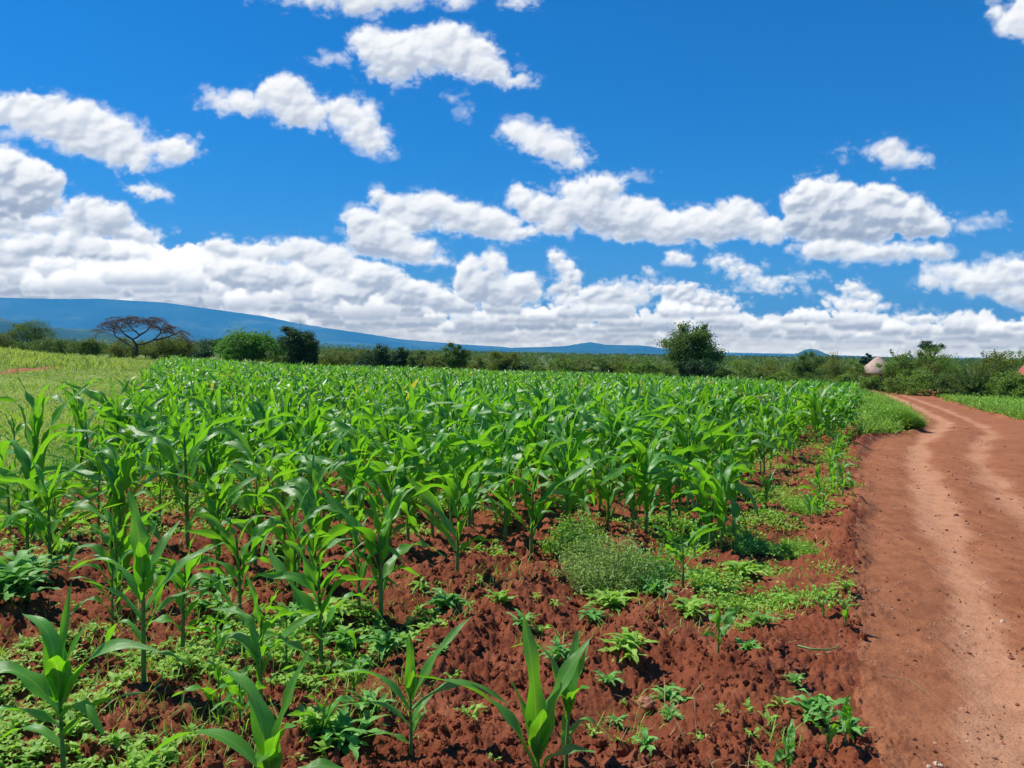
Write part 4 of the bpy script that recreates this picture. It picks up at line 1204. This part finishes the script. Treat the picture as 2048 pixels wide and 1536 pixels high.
def ridge(name, outline, dist, depth, seed, rough=1.0):
    """a range of real depth: the crest follows the outline, slopes fall to front and back"""
    xs = np.linspace(outline[0][0], outline[-1][0], 420)
    ys = np.interp(xs, [o[0] for o in outline], [o[1] for o in outline])
    nd = 60
    V = np.zeros((nd, len(xs), 3))
    crest = np.array([at_dist(a, b, dist) for a, b in zip(xs, ys)])
    for j in range(nd):
        t = j / (nd - 1)                         # 0 foot in front, .6 crest, 1 foot behind
        f = (t / .6) ** 1.5 if t <= .6 else 1 - ((t - .6) / .4) ** 1.3
        yy = dist + (t - .6) * depth
        xx = crest[:, 0] * (yy / dist)
        hgt = np.maximum(crest[:, 2] + 25, 4) * f
        gl = (fbm(xx / (depth * .10), np.full_like(xx, yy) / (depth * .22), seed, 5, .55) - .5)
        hgt = hgt * (1 + .34 * gl * (1 - f ** 3) * rough)
        V[j, :, 0] = xx; V[j, :, 1] = yy; V[j, :, 2] = hgt - 25
    n = len(xs)
    i = np.arange(nd - 1)[:, None] * n; jj = np.arange(n - 1)[None]
    F = np.stack([i + jj, i + jj + 1, i + n + jj + 1, i + n + jj], -1).reshape(-1, 4)
    o = mobj(name, make_mesh(name, V, F), M['mountain']); tag(o, kind='structure'); return o
ridge('mountain', [(-900, 560), (-400, 580), (0, 594), (120, 597), (200, 596), (330, 604), (430, 618), (530, 632), (590, 645), (650, 655), (740, 668), (800, 678), (870, 684), (930, 689), (1000, 693), (1060, 700), (1120, 707)], 18500, 8000, 5)
ridge('hills', [(930, 702), (1030, 695), (1080, 694), (1130, 692), (1160, 687), (1182, 684), (1210, 689), (1250, 690), (1290, 691), (1320, 696), (1360, 700), (1420, 704), (1500, 706), (1560, 707), (1640, 709), (1750, 713), (1900, 720)], 15000, 4000, 8, .7)
ridge('hills', [(1576, 716), (1595, 706), (1610, 699), (1622, 697), (1634, 699), (1650, 706), (1672, 716)], 9000, 1500, 11, .5)
ridge('hills', [(-700, 640), (-300, 625), (-60, 620), (0, 634), (18, 640), (36, 650), (70, 656), (120, 655), (150, 658), (200, 657), (225, 668), (260, 690)], 5600, 1800, 14, .7)

# ------------------------------------------------------------------ huts
M['thatch'] = flat_mat('pale_thatch', (.50, .36, .29), (.38, .27, .21), .95, 3, .5)
M['mud'] = flat_mat('mud_wall', (.33, .17, .10), (.24, .12, .07), .95, 2, .3)
M['redroof'] = flat_mat('red_sheet_roof', (.42, .09, .07), (.30, .07, .06), .6, 2)
M['wood'] = flat_mat('old_wood', (.12, .08, .05), (.07, .05, .03), .9, 3)
def hut():
    d = 80.; X_, Y_, zt = at_dist(1756, 712, d); zb = float(terr(X_, Y_)); zt = max(zt, zb + 2.4)
    root = empty('thatched_hut', (X_, Y_, zb), 0, 'pale conical thatched roof of a hut half hidden by bushes', 'hut')
    H = zt - zb; eave = max(.7, at_dist(1756, 745, d)[2] - zb); rad = 36 / F_PX * d
    n = 56; prof = [(0.02, H), (rad * .25, H - (H - eave) * .22), (rad * .6, H - (H - eave) * .56), (rad, eave), (rad * .97, eave - .12), (rad * .5, H - (H - eave) * .56 - .1)]
    V = []
    rg = np.random.default_rng(1)
    for r_, z_ in prof:
        for k_ in range(n):
            a = k_ / n * 2 * math.pi; q = 1 + .02 * rg.normal()
            V.append((r_ * q * math.cos(a), r_ * q * math.sin(a), z_))
    F = [(i * n + j, i * n + (j + 1) % n, (i + 1) * n + (j + 1) % n, (i + 1) * n + j) for i in range(len(prof) - 1) for j in range(n)]
    mobj('roof', make_mesh('roof', V, F), M['thatch'], root)
    v, f = tube([(0, 0, -.1), (0, 0, eave * .5), (0, 0, eave + .15)], rad * .78, 40)
    mobj('wall', make_mesh('wall', v, f), M['mud'], root)
    V = np.array([(-.4, 0, 0), (.4, 0, 0), (.4, 0, min(1.7, eave)), (-.4, 0, min(1.7, eave)), (-.4, -.06, 0), (.4, -.06, 0), (.4, -.06, min(1.7, eave)), (-.4, -.06, min(1.7, eave))]) + np.array([0, -rad * .78, 0])
    mobj('door', make_mesh('door', V, np.array([(0, 1, 2, 3), (4, 7, 6, 5), (0, 4, 5, 1), (1, 5, 6, 2), (2, 6, 7, 3), (3, 7, 4, 0)]), smooth=False), M['wood'], root)
hut()
def house():
    d = 58.; X_, Y_, zt = at_dist(2110, 707, d); zb = float(terr(X_, Y_))
    root = empty('farm_house', (X_, Y_, zb), 0, 'corner of a red sheet roof at the right picture edge', 'house')
    H = zt - zb; w = 1.55; l = 2.2; ev = H * .52
    def box(x0, x1, y0, y1, z0, z1):
        V = np.array([(a, b, c) for a in (x0, x1) for b in (y0, y1) for c in (z0, z1)], float)
        return V, np.array([(0, 1, 3, 2), (4, 6, 7, 5), (0, 4, 5, 1), (2, 3, 7, 6), (0, 2, 6, 4), (1, 5, 7, 3)])
    v, f = box(-w * .86, w * .86, -l * .9, l * .9, -.1, ev + .02)
    mobj('wall', make_mesh('wall', v, f, smooth=False), M['mud'], root)
    V = np.array([(-w, -l, ev - .05), (w, -l, ev - .05), (w, l, ev - .05), (-w, l, ev - .05), (0, -l, H), (0, l, H), (-w, -l, ev + .02), (w, -l, ev + .02), (w, l, ev + .02), (-w, l, ev + .02)], float)
    F = np.array([(6, 9, 5, 4), (7, 4, 5, 8), (0, 1, 2, 3), (0, 6, 7, 1), (2, 8, 9, 3), (1, 7, 8, 2), (3, 9, 6, 0), (6, 4, 4, 7), (8, 5, 5, 9)])
    me = bpy.data.meshes.new('roof'); me.from_pydata([tuple(q) for q in V], [], [tuple(dict.fromkeys(q)) for q in F.tolist()]); me.update()
    mobj('roof', me, M['redroof'], root)
    v, f = box(-.35, .35, -l * .9 - .05, -l * .9 + .0 - .002, 0, min(1.6, ev - .1))
    mobj('door', make_mesh('door', v, f, smooth=False), M['wood'], root)
house()

# ------------------------------------------------------------------ grass and weeds (stuff)
def blades(xx, yy, L, w, rg, lean=(35, 88), S=3):
    n = len(xx)
    zz = ghz_a(xx, yy) - .01
    P = dict(x=xx, y=yy, z=zz, az=rg.uniform(0, 6.28, n), L=L, w=w, e0=np.radians(rg.uniform(*lean, n)), e1=np.radians(rg.uniform(-20, 60, n)), k=rg.uniform(.5, .8, n), wd=np.full(n, .8),
             bend=rg.uniform(-.6, .6, n), twist=rg.uniform(-1, 1, n), rip=np.zeros(n), ph=np.ones(n), fold=np.full(n, .2))
    return leaf_strips(P, S, 1)

def scatter(n, rg, r0, r1, amin, amax, power=1.0):
    """points with roughly even density in the picture"""
    r = r0 * (r1 / r0) ** (rg.random(n) ** power); a = np.radians(rg.uniform(amin, amax, n))
    return r * np.sin(a), r * np.cos(a), r

def grass_object(name, mat, label, sel, n, r0, r1, amin, amax, hgt, wid, seed, lean=(35, 88), cat='grass', wgrow=.0006):
    rg = np.random.default_rng(seed)
    xx, yy, r = scatter(n, rg, r0, r1, amin, amax)
    m = sel(xx, yy, rg); xx, yy, r = xx[m], yy[m], r[m]
    L = hgt * rg.uniform(.5, 1.3, len(xx)) * (.7 + .7 * fbm(xx / 1.4, yy / 1.4, seed, 3)); w = wid + wgrow * r
    V, F, UV = blades(xx, yy, L, w * rg.uniform(.7, 1.3, len(xx)), rg, lean)
    o = mobj(name, make_mesh(name, V, F, UV), M[mat]); tag(o, label, cat, kind='stuff'); print(name, len(F)); return o

def meadow_sel(x_, y_, rg):
    e_ = (fbm(x_ / 1.1, y_ / 1.1, 302, 4) - .5) * 1.6
    g = (x_ < left_edge(y_) - .15 + e_) & (x_ > -80)
    return g & ~inside(PATH, x_, y_)
grass_object('meadow_grass', 'meadow', 'pale yellow-green fine grass of the meadow left of the maize', meadow_sel, 230000, 5.0, 95, -50, -8, .17, .0035, 31, (20, 85))
def mound_sel(x_, y_, rg):
    g = np.exp(-(((x_ + 41) / 8) ** 2 + ((y_ - 55) / 8) ** 2))
    return (rg.random(len(x_)) < g * 1.6) & ~inside(PATH, x_, y_)
grass_object('mound_grass', 'meadow', 'tall pale grass on the low mound beyond the little path', mound_sel, 120000, 46, 84, -50, -24, .55, .016, 131, (40, 88))
def verge_sel(x_, y_, rg):
    rs = road_sd(x_, y_)
    far_ = np.interp(x_, [p[0] for p in FIELD_FAR[:6]], [p[1] for p in FIELD_FAR[:6]])
    g = (x_ > right_edge(y_) + .1) | (y_ > far_ + .5)
    nz = fbm(x_ / 2.0, y_ / 2.0, 303, 3)
    return g & (rs < -.15 - .5 * (nz - .4)) & (y_ > 11) 
grass_object('verge_grass', 'verge', 'rank green grass and herbs on both verges of the bending road', verge_sel, 170000, 11, 75, 5, 46, .34, .006, 32, (40, 88), wgrow=.0009)

def small_leaves(name, mat, label, sel, n, r0, r1, amin, amax, hgt, size, seed, per=10, spread=.07):
    rg = np.random.default_rng(seed)
    xx, yy, r = scatter(n, rg, r0, r1, amin, amax)
    m = sel(xx, yy, rg); xx, yy, r = xx[m], yy[m], r[m]
    zz = ghz_a(xx, yy)
    k_ = len(xx)
    off = rg.normal(0, 1, (k_, per, 3)) * spread * (1 + .03 * r[:, None, None]); off[:, :, 2] = np.abs(rg.normal(0, hgt, (k_, per)))
    P = np.stack([xx, yy, zz], -1)[:, None] + off
    V, F = cards(P.reshape(-1, 3), np.repeat(size * (1 + .03 * r), per) * rg.uniform(.5, 1.4, k_ * per), rg, 1.6, 1.7)
    o = mobj(name, make_mesh(name, V, F, smooth=False), M[mat]); tag(o, label, 'weeds', kind='stuff'); print(name, len(F)); return o

def weeds_sel(x_, y_, rg):
    """weeds between the maize, thick at the left"""
    f = (x_ > left_edge(y_) - .6) & (x_ < right_edge(y_) - .15)
    nz = fbm(x_ / .75 + 9, y_ / .75, 304, 4)
    leftness = sstep(1.2, -1.4, x_ - .05 * y_)
    th = .715 + .03 * sstep(5, 3, y_) - .15 * leftness - .05 * sstep(6, 14, y_)
    return f & (nz > th) & (y_ < 26)
def weeds_far_sel(x_, y_, rg):
    return weeds_sel(x_, y_, rg) & (np.hypot(x_, y_) > 8)
def near_weeds():
    rg = np.random.default_rng(351)
    xx, yy, r = scatter(11000, rg, 2.2, 9.5, -46, 28)
    m = weeds_sel(xx, yy, rg) | ((rg.random(len(xx)) < .012) & (xx < right_edge(yy)))
    xx, yy = xx[m], yy[m]; n = len(xx); nl = 8
    zz = ghz_a(xx, yy)
    dia = rg.uniform(.04, .13, n)
    U = lambda a, b: rg.uniform(a, b, (n, nl))
    P = dict(x=xx[:, None] + U(-.02, .02), y=yy[:, None] + U(-.02, .02), z=zz[:, None] + U(0, .3) * dia[:, None], az=np.arange(nl)[None] * 2.4 + U(-.4, .4), L=dia[:, None] * U(.35, .7),
             w=dia[:, None] * U(.18, .36), e0=np.radians(U(10, 75)), e1=np.radians(U(-40, 20)), k=U(.4, .6), wd=U(.8, .9), bend=U(-.5, .5), twist=U(-.5, .5), rip=U(.1, .4), ph=U(8, 16), fold=U(0, .4))
    P = {k_: np.ascontiguousarray(np.broadcast_to(v, (n, nl))).ravel() for k_, v in P.items()}
    V, F, UV = leaf_strips(P, 8, 2, lobes=2.6)
    o = mobj('ground_weeds', make_mesh('ground_weeds', V, F, UV), M['weed_yellow']); tag(o, 'low lobed yellow-green weeds on the soil around the front maize stems', 'weeds', kind='stuff'); print('near weeds', len(F))
near_weeds()
small_leaves('ground_weeds', 'weed_yellow', 'low yellow-green weeds carpeting the soil between the maize', weeds_far_sel, 26000, 6.5, 26, -46, 28, .045, .020, 35, 12, .07)
def edge_sel(x_, y_, rg):
    d = right_edge(y_) - x_
    nz = fbm(x_ / .5 + 3, y_ / .5, 305, 4)
    return (d > 0) & (d < 1.9) & (nz > .56) & (y_ > 5.0)
small_leaves('edge_weeds', 'weed_yellow', 'patches of creeping weeds on the crumbly strip beside the road', edge_sel, 26000, 4.0, 30, 6, 30, .022, .016, 36, 10, .06)
def dry_sel(x_, y_, rg):
    return (x_ > left_edge(y_) - .5) & (x_ < right_edge(y_) - .1) & (fbm(x_ / .7, y_ / .7, 306, 4) > .60) & (y_ < 14)
grass_object('dry_grass', 'dry', 'thin straw-coloured dry grass blades lying on the soil', dry_sel, 3000, 2.3, 14, -44, 26, .13, .0022, 38, (-5, 60), cat='dry grass')
def soft_sel(x_, y_, rg):
    return (x_ > left_edge(y_) - 1.) & (x_ < right_edge(y_) - .1) & (fbm(x_ / .6 + 30, y_ / .6, 307, 4) > .56 - .12 * sstep(0, -2, x_)) & (y_ < 16)
grass_object('weed_grass', 'weed_yellow', 'fine green grass blades scattered among the maize stems', soft_sel, 20000, 2.3, 16, -46, 26, .10, .003, 39, (30, 88), cat='grass')

def herb_sel(x_, y_, rg):
    return verge_sel(x_, y_, rg) & (fbm(x_ / 1.6, y_ / 1.6, 308, 3) > .42)
small_leaves('verge_herbs', 'weed_yellow', 'leafy yellow-green herbs growing through the grass of both road verges', herb_sel, 34000, 11, 60, 8, 46, .17, .022, 39, 12, .10)
def mherb_sel(x_, y_, rg):
    return meadow_sel(x_, y_, rg) & (fbm(x_ / 2.2 + 5, y_ / 3.2, 309, 4) > .56 - .14 * sstep(-2.2, -.2, x_ - left_edge(y_)))
small_leaves('meadow_herbs', 'verge', 'darker leafy herbs in patches through the pale meadow', mherb_sel, 26000, 5.0, 75, -48, -10, .09, .016, 132, 12, .09)
# soil clods
def clods():
    rg = np.random.default_rng(44)
    n = 26000
    xx, yy, r = scatter(n, rg, 2.2, 12, -44, 32)
    m = (xx < right_edge(yy) + .15) & (xx > left_edge(yy)) & (fbm(xx * 1.7, yy * 1.7, 4, 3) > .40)
    xx, yy = xx[m], yy[m]; n = len(xx); zz = ghz_a(xx, yy)
    # deformed icosahedron-like lump from a 5 x 7 sphere grid
    la = np.linspace(-1.4, 1.4, 5); lo = np.linspace(0, 2 * math.pi, 7, endpoint=False)
    base = np.array([(math.cos(a) * math.cos(b), math.cos(a) * math.sin(b), math.sin(a)) for a in la for b in lo])
    sz = np.exp(rg.normal(math.log(.0062), .60, n))
    sz = np.clip(sz, .004, .035)
    V = base[None] * (1 + rg.normal(0, .17, (n, len(base), 1))) * (sz[:, None] * rg.uniform(.7, 1.3, (n, 3)))[:, None]
    V += np.stack([xx, yy, zz + sz * .35], -1)[:, None]
    i = np.arange(4)[:, None] * 7; j = np.arange(7)[None]; j2 = (j + 1) % 7
    f = np.stack([i + j, i + j2, i + 7 + j2, i + 7 + j], -1).reshape(-1, 4)
    F = (f[None] + (np.arange(n) * len(base))[:, None, None]).reshape(-1, 4)
    o = mobj('soil_clods', make_mesh('soil_clods', V.reshape(-1, 3), F, smooth=False), M['soil'])
    tag(o, 'loose crumbly red clods strewn over the ploughed soil', 'soil clods', kind='stuff')
clods()

def gravel():
    rg = np.random.default_rng(46)
    xx, yy, r = scatter(7000, rg, 2.4, 26, 8, 46)
    m = (road_sd(xx, yy) > -.1) & (fbm(xx * 1.3, yy * 1.3, 54, 3) > .42)
    xx, yy, r = xx[m], yy[m], r[m]; n = len(xx); zz = ghz_a(xx, yy)
    la = np.linspace(-1.3, 1.3, 4); lo = np.linspace(0, 2 * math.pi, 5, endpoint=False)
    base = np.array([(math.cos(a) * math.cos(b), math.cos(a) * math.sin(b), math.sin(a)) for a in la for b in lo])
    sz = np.clip(np.exp(rg.normal(math.log(.0045), .5, n)), .002, .016) * (1 + r * .03)
    V = base[None] * (1 + rg.normal(0, .2, (n, len(base), 1))) * (sz[:, None] * rg.uniform(.6, 1.3, (n, 3)))[:, None]
    V += np.stack([xx, yy, zz + sz * .2], -1)[:, None]
    i = np.arange(3)[:, None] * 5; j = np.arange(5)[None]; j2 = (j + 1) % 5
    f = np.stack([i + j, i + j2, i + 5 + j2, i + 5 + j], -1).reshape(-1, 4)
    F = (f[None] + (np.arange(n) * len(base))[:, None, None]).reshape(-1, 4)
    m_, nt, p, out = new_mat('gravel'); k = NT(nt)
    k.set(p.inputs['Base Color'], k.ramp(k.isl(), [(0, (.14, .045, .022)), (.6, (.27, .10, .05)), (.85, (.45, .25, .15)), (1, (.6, .45, .33))])); p.inputs['Roughness'].default_value = .9
    o = mobj('road_gravel', make_mesh('road_gravel', V.reshape(-1, 3), F, smooth=False), m_)
    tag(o, 'fine gravel and crumbs lying on the dirt road', 'gravel', kind='stuff')
gravel()

# ------------------------------------------------------------------ single weeds
G_W = 'single weeds on the bare soil'
def rosette(px, py, dia, label, mat='weed', seed=0, n=12, h=.5, loc=None):
    rg = np.random.default_rng(seed)
    x_, y_ = loc or ground_at(px, py)
    root = empty('weed_plant', (x_, y_, ghz(x_, y_) - .005), 0, label, 'weed', G_W)
    parts = []
    n = int(n * 1.4); nst = max(1, n // 9)
    P = {k_: [] for k_ in KEYS}
    for i in range(n):
        q = (rg.uniform(-.16, .16) * dia * (nst > 1), rg.uniform(-.16, .16) * dia * (nst > 1), rg.uniform(0, .25) * dia * h)
        t = i / n
        vals = (q[0], q[1], q[2], i * 2.4 + rg.uniform(-.3, .3), dia * rg.uniform(.34, .58), dia * rg.uniform(.12, .19), R(rg.uniform(15, 75) * (.5 + h)), R(rg.uniform(-35, 10)), .5, .9, rg.uniform(-.5, .5), rg.uniform(-.5, .5), rg.uniform(.1, .4), rg.uniform(8, 16), rg.uniform(.0, .4))
        for k_, v in zip(KEYS, vals): P[k_].append(v)
    P = {k_: np.array(v, float) for k_, v in P.items()}
    V, F, UV = leaf_strips(P, 15, 2, lobes=4)
    mobj('foliage', make_mesh('foliage', V, F, UV), M[mat], root)
    v, f = tube([(0, 0, -.03), (rg.normal(0, .004), 0, dia * .12), (rg.normal(0, .01), rg.normal(0, .01), dia * .28 * h + .02)], [.004, .003, .0015], 5)
    mobj('stem', make_mesh('stem', v, f), M['stalk'], root)
    return root

W_ = [(1255, 1320, .34, 'ragged bright weed spreading wide on bare soil in front of the bent shadow', 30, .6), (1215, 1370, .20, 'small ragged weed at the foot of the widest bright one', 12, .5),
      (1340, 1380, .22, 'pale ragged weed right of the reddish stone', 18, .5), (1485, 1150, .36, 'flat round bright green weed left of the road', 34, .35),
      (1530, 1265, .22, 'lobed weed with its shadow beside the maize seedling', 16, .5), (1590, 1380, .16, 'small star-shaped weed near the road edge', 10, .5),
      (1000, 1232, .22, 'bright parsley-like weed on the central clods', 20, .7), (1045, 1272, .22, 'second parsley-like weed just below the bright central one', 16, .5),
      (890, 1215, .30, 'flat ragged weed mat behind the small spreading maize', 26, .3), (885, 1265, .24, 'pale trailing weed below the flat ragged mat', 18, .3),
      (775, 1310, .30, 'bushy ragged weed left of the small spreading maize', 30, .9), (880, 1320, .18, 'small weed right of the bushy ragged one', 12, .5), (905, 1350, .16, 'pale drooping weed above the horizontal maize blade', 10, .4),
      (1115, 1345, .24, 'ragged weed behind the upright folded-blade maize', 18, .6), (740, 1440, .26, 'broad pale weed left of the small spreading maize stem', 18, .5),
      (650, 1255, .40, 'large ragged weed patch round the thick-stemmed maize', 40, .5), (600, 1230, .34, 'ragged weed left of the thick-stemmed maize', 30, .5), (690, 1290, .30, 'ragged weed right of the thick-stemmed maize', 24, .5),
      (1225, 1215, .34, 'blue-green low weed under the feathery clump', 34, .5), (1190, 1245, .24, 'flat blue-green weed at the lower rim of the feathery clump', 18, .4),
      (1310, 1190, .34, 'grey-green ragged weed right of the feathery clump', 32, .6), (1380, 1225, .30, 'lobed weed between the clump and the seedling', 22, .5),
      (1340, 1440, .16, 'round-leaved creeping weed near the bottom', 12, .4), (1500, 1322, .22, 'fine low weed beside the fallen stalk', 18, .3), (1690, 1200, .18, 'small upright weed at the road edge above the bent seedling', 14, .9),
      (1630, 1440, .28, 'feathery upright weed beside the two pale seedlings', 26, .9), (1700, 1470, .20, 'weed touching the road, right of the two pale seedlings', 16, .7), (1535, 1455, .14, 'small pale weed on open soil near the bottom', 9, .4),
      (1230, 1440, .14, 'tiny weed on soil below the reddish stone', 8, .5), (1290, 1525, .18, 'lobed weed cut by the bottom edge', 9, .6), (1110, 1225, .13, 'tiny lobed weed on the red slope above the centre', 9, .5),
      (1130, 1205, .12, 'tiny pale weed left of the blue-green one', 8, .5), (680, 1500, .36, 'grey-green ragged weed patch at the bottom edge', 34, .5), (620, 1490, .26, 'ragged weed left of the patch at the bottom edge', 20, .5),
      (40, 1190, .55, 'thick blue-green weed bush at the left picture edge', 60, .8), (20, 1240, .45, 'lower blue-green weed bush at the left picture edge', 50, .7), (130, 1110, .30, 'light green weed below the lone small maize', 24, .6),
      (420, 1240, .34, 'fresh green weed between the wide-armed and the slim maize', 26, .6), (430, 1170, .34, 'fresh green weed behind the slim maize', 26, .6), (560, 1110, .30, 'fresh green weed deeper in the stand', 22, .6), (330, 1160, .30, 'fresh green weed behind the tall maize with the pale blade', 22, .6),
      (300, 1060, .3, 'sunlit weed on the earth strip left of the tallest dark maize', 22, .5), (840, 1200, .2, 'small weed in the shade of the front row', 12, .5)]
for k_, (a, b, c, l_, n, h_) in enumerate(W_):
    rosette(a, b, c, l_, 'weed' if k_ % 3 else 'weed_yellow', 300 + k_, n, h_)

def feathery(px, py, wpx, hm, label, seed, mat='weed', ns=60, nf=110):
    rg = np.random.default_rng(seed)
    x_, y_ = ground_at(px, py); rx = wpx / F_PX * y_ / 2
    root = empty('feathery_weed', (x_, y_, ghz(x_, y_)), 0, label, 'weed', G_W)
    st = []; pts = []
    for k_ in range(ns):
        a = rg.uniform(0, 6.28); q = rg.random() ** .5
        b0 = np.array([rx * q * .7 * math.cos(a), rx * q * .7 * math.sin(a), 0]); tip = np.array([rx * q * math.cos(a) + rg.normal(0, .04), rx * q * math.sin(a) + rg.normal(0, .04), hm * (1.05 - .5 * q * q) * rg.uniform(.2, 1.35) * (.45 + .9 * float(fbm(np.array([a * 1.7]), np.array([q * 4.]), seed, 2)[0]))])
        (v, f), p = limb(rg, b0, tip, .003, .001, .07, 5, 4); st.append((v, f))
        t = rg.uniform(.15, 1, nf)[:, None]; pts.append(b0 + (tip - b0) * t + rg.normal(0, .030, (nf, 3)))
    V, F = join(st); mobj('stem', make_mesh('stem', V, F), M['stalk'], root)
    P = np.concatenate(pts); P[:, 2] = np.maximum(P[:, 2], .005)
    V, F = cards(P, .011 * rg.uniform(.6, 1.4, len(P)), rg, .5, 2.6)
    mobj('foliage', make_mesh('foliage', V, F, smooth=False), M[mat], root)
feathery(1205, 1165, 215, .34, 'large feathery grey-green weed clump in the clearing', 1, 'weed_grey', 150, 46)
feathery(1150, 1110, 130, .24, 'yellowish feathery weed behind the large clump', 2, 'weed_yellow', 60)
feathery(1290, 1150, 120, .20, 'low feathery weed right side of the large clump', 3, 'weed', 60)
feathery(150, 960, 170, .38, 'dark bushy weed between the tall margin maize plants', 4, 'weed', 110, 130)
feathery(1590, 1095, 120, .07, 'flat light green weed mat near the road edge', 5, 'weed_yellow', 70, 60)
feathery(1600, 1020, 90, .07, 'flat weed mat behind the light green one', 6, 'weed_yellow', 60, 60)
feathery(1500, 1100, 80, .08, 'low weed tuft at the foot of the right end bunch', 7, 'weed', 40, 60)
# grassy tuft at the road bend
def tuft(name, px, py, wpx, h, label, seed, n=9000, mat='verge', depth=.6):
    rg = np.random.default_rng(seed)
    x_, y_ = ground_at(px, py); rx = wpx / F_PX * y_ / 2
    root = empty(name, (x_, y_, 0), 0, label, 'grass tuft', 'grass tufts beside the road')
    a = rg.uniform(0, 6.28, n); q = rg.random(n) ** .5
    X_ = rx * q * np.cos(a); Y_ = rx * depth * q * np.sin(a)
    hh = h * (1.1 - .65 * q ** 2) * rg.uniform(.5, 1.15, n)
    zz = terr(x_ + X_, y_ + Y_) - .02
    P = dict(x=X_, y=Y_, z=zz, az=a + rg.normal(0, 1.0, n), L=hh, w=.007 * rg.uniform(.6, 1.4, n), e0=np.radians(rg.uniform(45, 88, n)), e1=np.radians(rg.uniform(-30, 50, n)), k=rg.uniform(.5, .8, n), wd=np.full(n, .7),
             bend=rg.uniform(-.6, .6, n), twist=rg.uniform(-1, 1, n), rip=np.zeros(n), ph=np.ones(n), fold=np.full(n, .2))
    V, F, UV = leaf_strips(P, 4, 1)
    mobj('blades', make_mesh('blades', V, F, UV), M[mat], root)
    k_ = int(n * .7); P2 = np.stack([X_[:k_], Y_[:k_], zz[:k_] + hh[:k_] * rg.uniform(.4, 1, k_)], -1)
    V, F = cards(P2, .022, rg, .4, 1.8); mobj('seed_heads', make_mesh('seed_heads', V, F, smooth=False), M['weed_yellow'], root)
tuft('grass_tuft', 1790, 858, 100, .62, 'big soft grass tuft bulging into the road at the bend', 1, 16000)
tuft('grass_tuft', 1765, 838, 90, .55, 'grass tuft behind the big one at the bend', 2, 12000)
tuft('grass_tuft', 1750, 815, 80, .5, 'grass tuft farther along the field side of the road', 3, 9000)

# ------------------------------------------------------------------ stones, fallen stalk, straw
M['stone'] = flat_mat('pale_stone', (.42, .20, .11), (.32, .14, .07), .9, 20, .4)
def stone(px, py, size, label, seed, flat=.55):
    rg = np.random.default_rng(seed)
    x_, y_ = ground_at(px, py)
    la = np.linspace(-1.5, 1.5, 7); lo = np.linspace(0, 2 * math.pi, 10, endpoint=False)
    V = np.array([(math.cos(a) * math.cos(b), math.cos(a) * math.sin(b), math.sin(a)) for a in la for b in lo])
    V *= 1 + rg.normal(0, .10, (len(V), 1)); V *= np.array([1, rg.uniform(.6, .9), flat]) * size
    i = np.arange(6)[:, None] * 10; j = np.arange(10)[None]; j2 = (j + 1) % 10
    F = np.stack([i + j, i + j2, i + 10 + j2, i + 10 + j], -1).reshape(-1, 4)
    o = mobj('stone', make_mesh('stone', V, F, smooth=False), M['stone'], None, (x_, y_, ghz(x_, y_) + size * flat * .35))
    o.rotation_euler = (0, 0, rg.uniform(0, 3)); tag(o, label, 'stone', 'stones on the soil and the road')
stone(1290, 1395, .045, 'reddish pointed stone on the soil between two ragged weeds', 1, .8)
stone(1927, 1403, .022, 'small pale stone alone on the road', 2)
stone(1978, 884, .11, 'flat pale stone patch on the far side of the road', 3, .12)
stone(1745, 985, .02, 'little stone by the left rut of the road', 4)
stone(1935, 855, .05, 'small stone between the two wheel tracks near the bend', 5, .4)
def stick(pts_px, r, label, mat, name, lift=.012):
    P = []
    for (a, b) in pts_px:
        x_, y_ = ground_at(a, b); P.append((x_, y_, ghz(x_, y_) + lift))
    P = np.array(P); n = len(P); t = np.linspace(0, n - 1, n * 4)
    Q = np.stack([np.interp(t, np.arange(n), P[:, i]) for i in range(3)], 1)
    V, F = tube(Q, np.linspace(r, r * .5, len(Q)), 6)
    tag(mobj(name, make_mesh(name, V, F), mat), label, name.replace('_', ' '))
stick([(1595, 1318), (1625, 1328), (1655, 1325), (1672, 1315), (1676, 1296)], .006, 'fallen curved green stalk lying on the soil near the road', M['stalk'], 'fallen_stalk', .02)
stick([(1762, 1350), (1820, 1350), (1850, 1368), (1876, 1390)], .0018, 'thin dry straw lying on the road edge', M['dry'], 'straw', .006)

# ------------------------------------------------------------------ haze
def haze():
    V = [(a, b, c) for a in (-26000, 26000) for b in (-2000, HAZE_FAR) for c in (-60, HAZE_TOP)]
    F = [(0, 1, 3, 2), (4, 6, 7, 5), (0, 4, 5, 1), (2, 3, 7, 6), (0, 2, 6, 4), (1, 5, 7, 3)]
    me = bpy.data.meshes.new('haze'); me.from_pydata(V, [], F); me.update()
    m = bpy.data.materials.new('haze'); m.use_nodes = True; nt = m.node_tree; nt.nodes.clear()
    o_ = nt.nodes.new('ShaderNodeOutputMaterial'); v = nt.nodes.new('ShaderNodeVolumePrincipled')
    v.inputs['Color'].default_value = (.10, .52, 1.0, 1); v.inputs['Density'].default_value = HAZE; v.inputs['Anisotropy'].default_value = 0.0
    nt.links.new(v.outputs[0], o_.inputs['Volume'])
    o = mobj('haze', me, m); tag(o, 'thin blue haze in the air over the whole plain', 'haze', kind='stuff')
    # the haze has straight faces: recalc normals outward
    import bmesh
    bm = bmesh.new(); bm.from_mesh(me); bmesh.ops.recalc_face_normals(bm, faces=bm.faces); bm.to_mesh(me); bm.free()
haze()
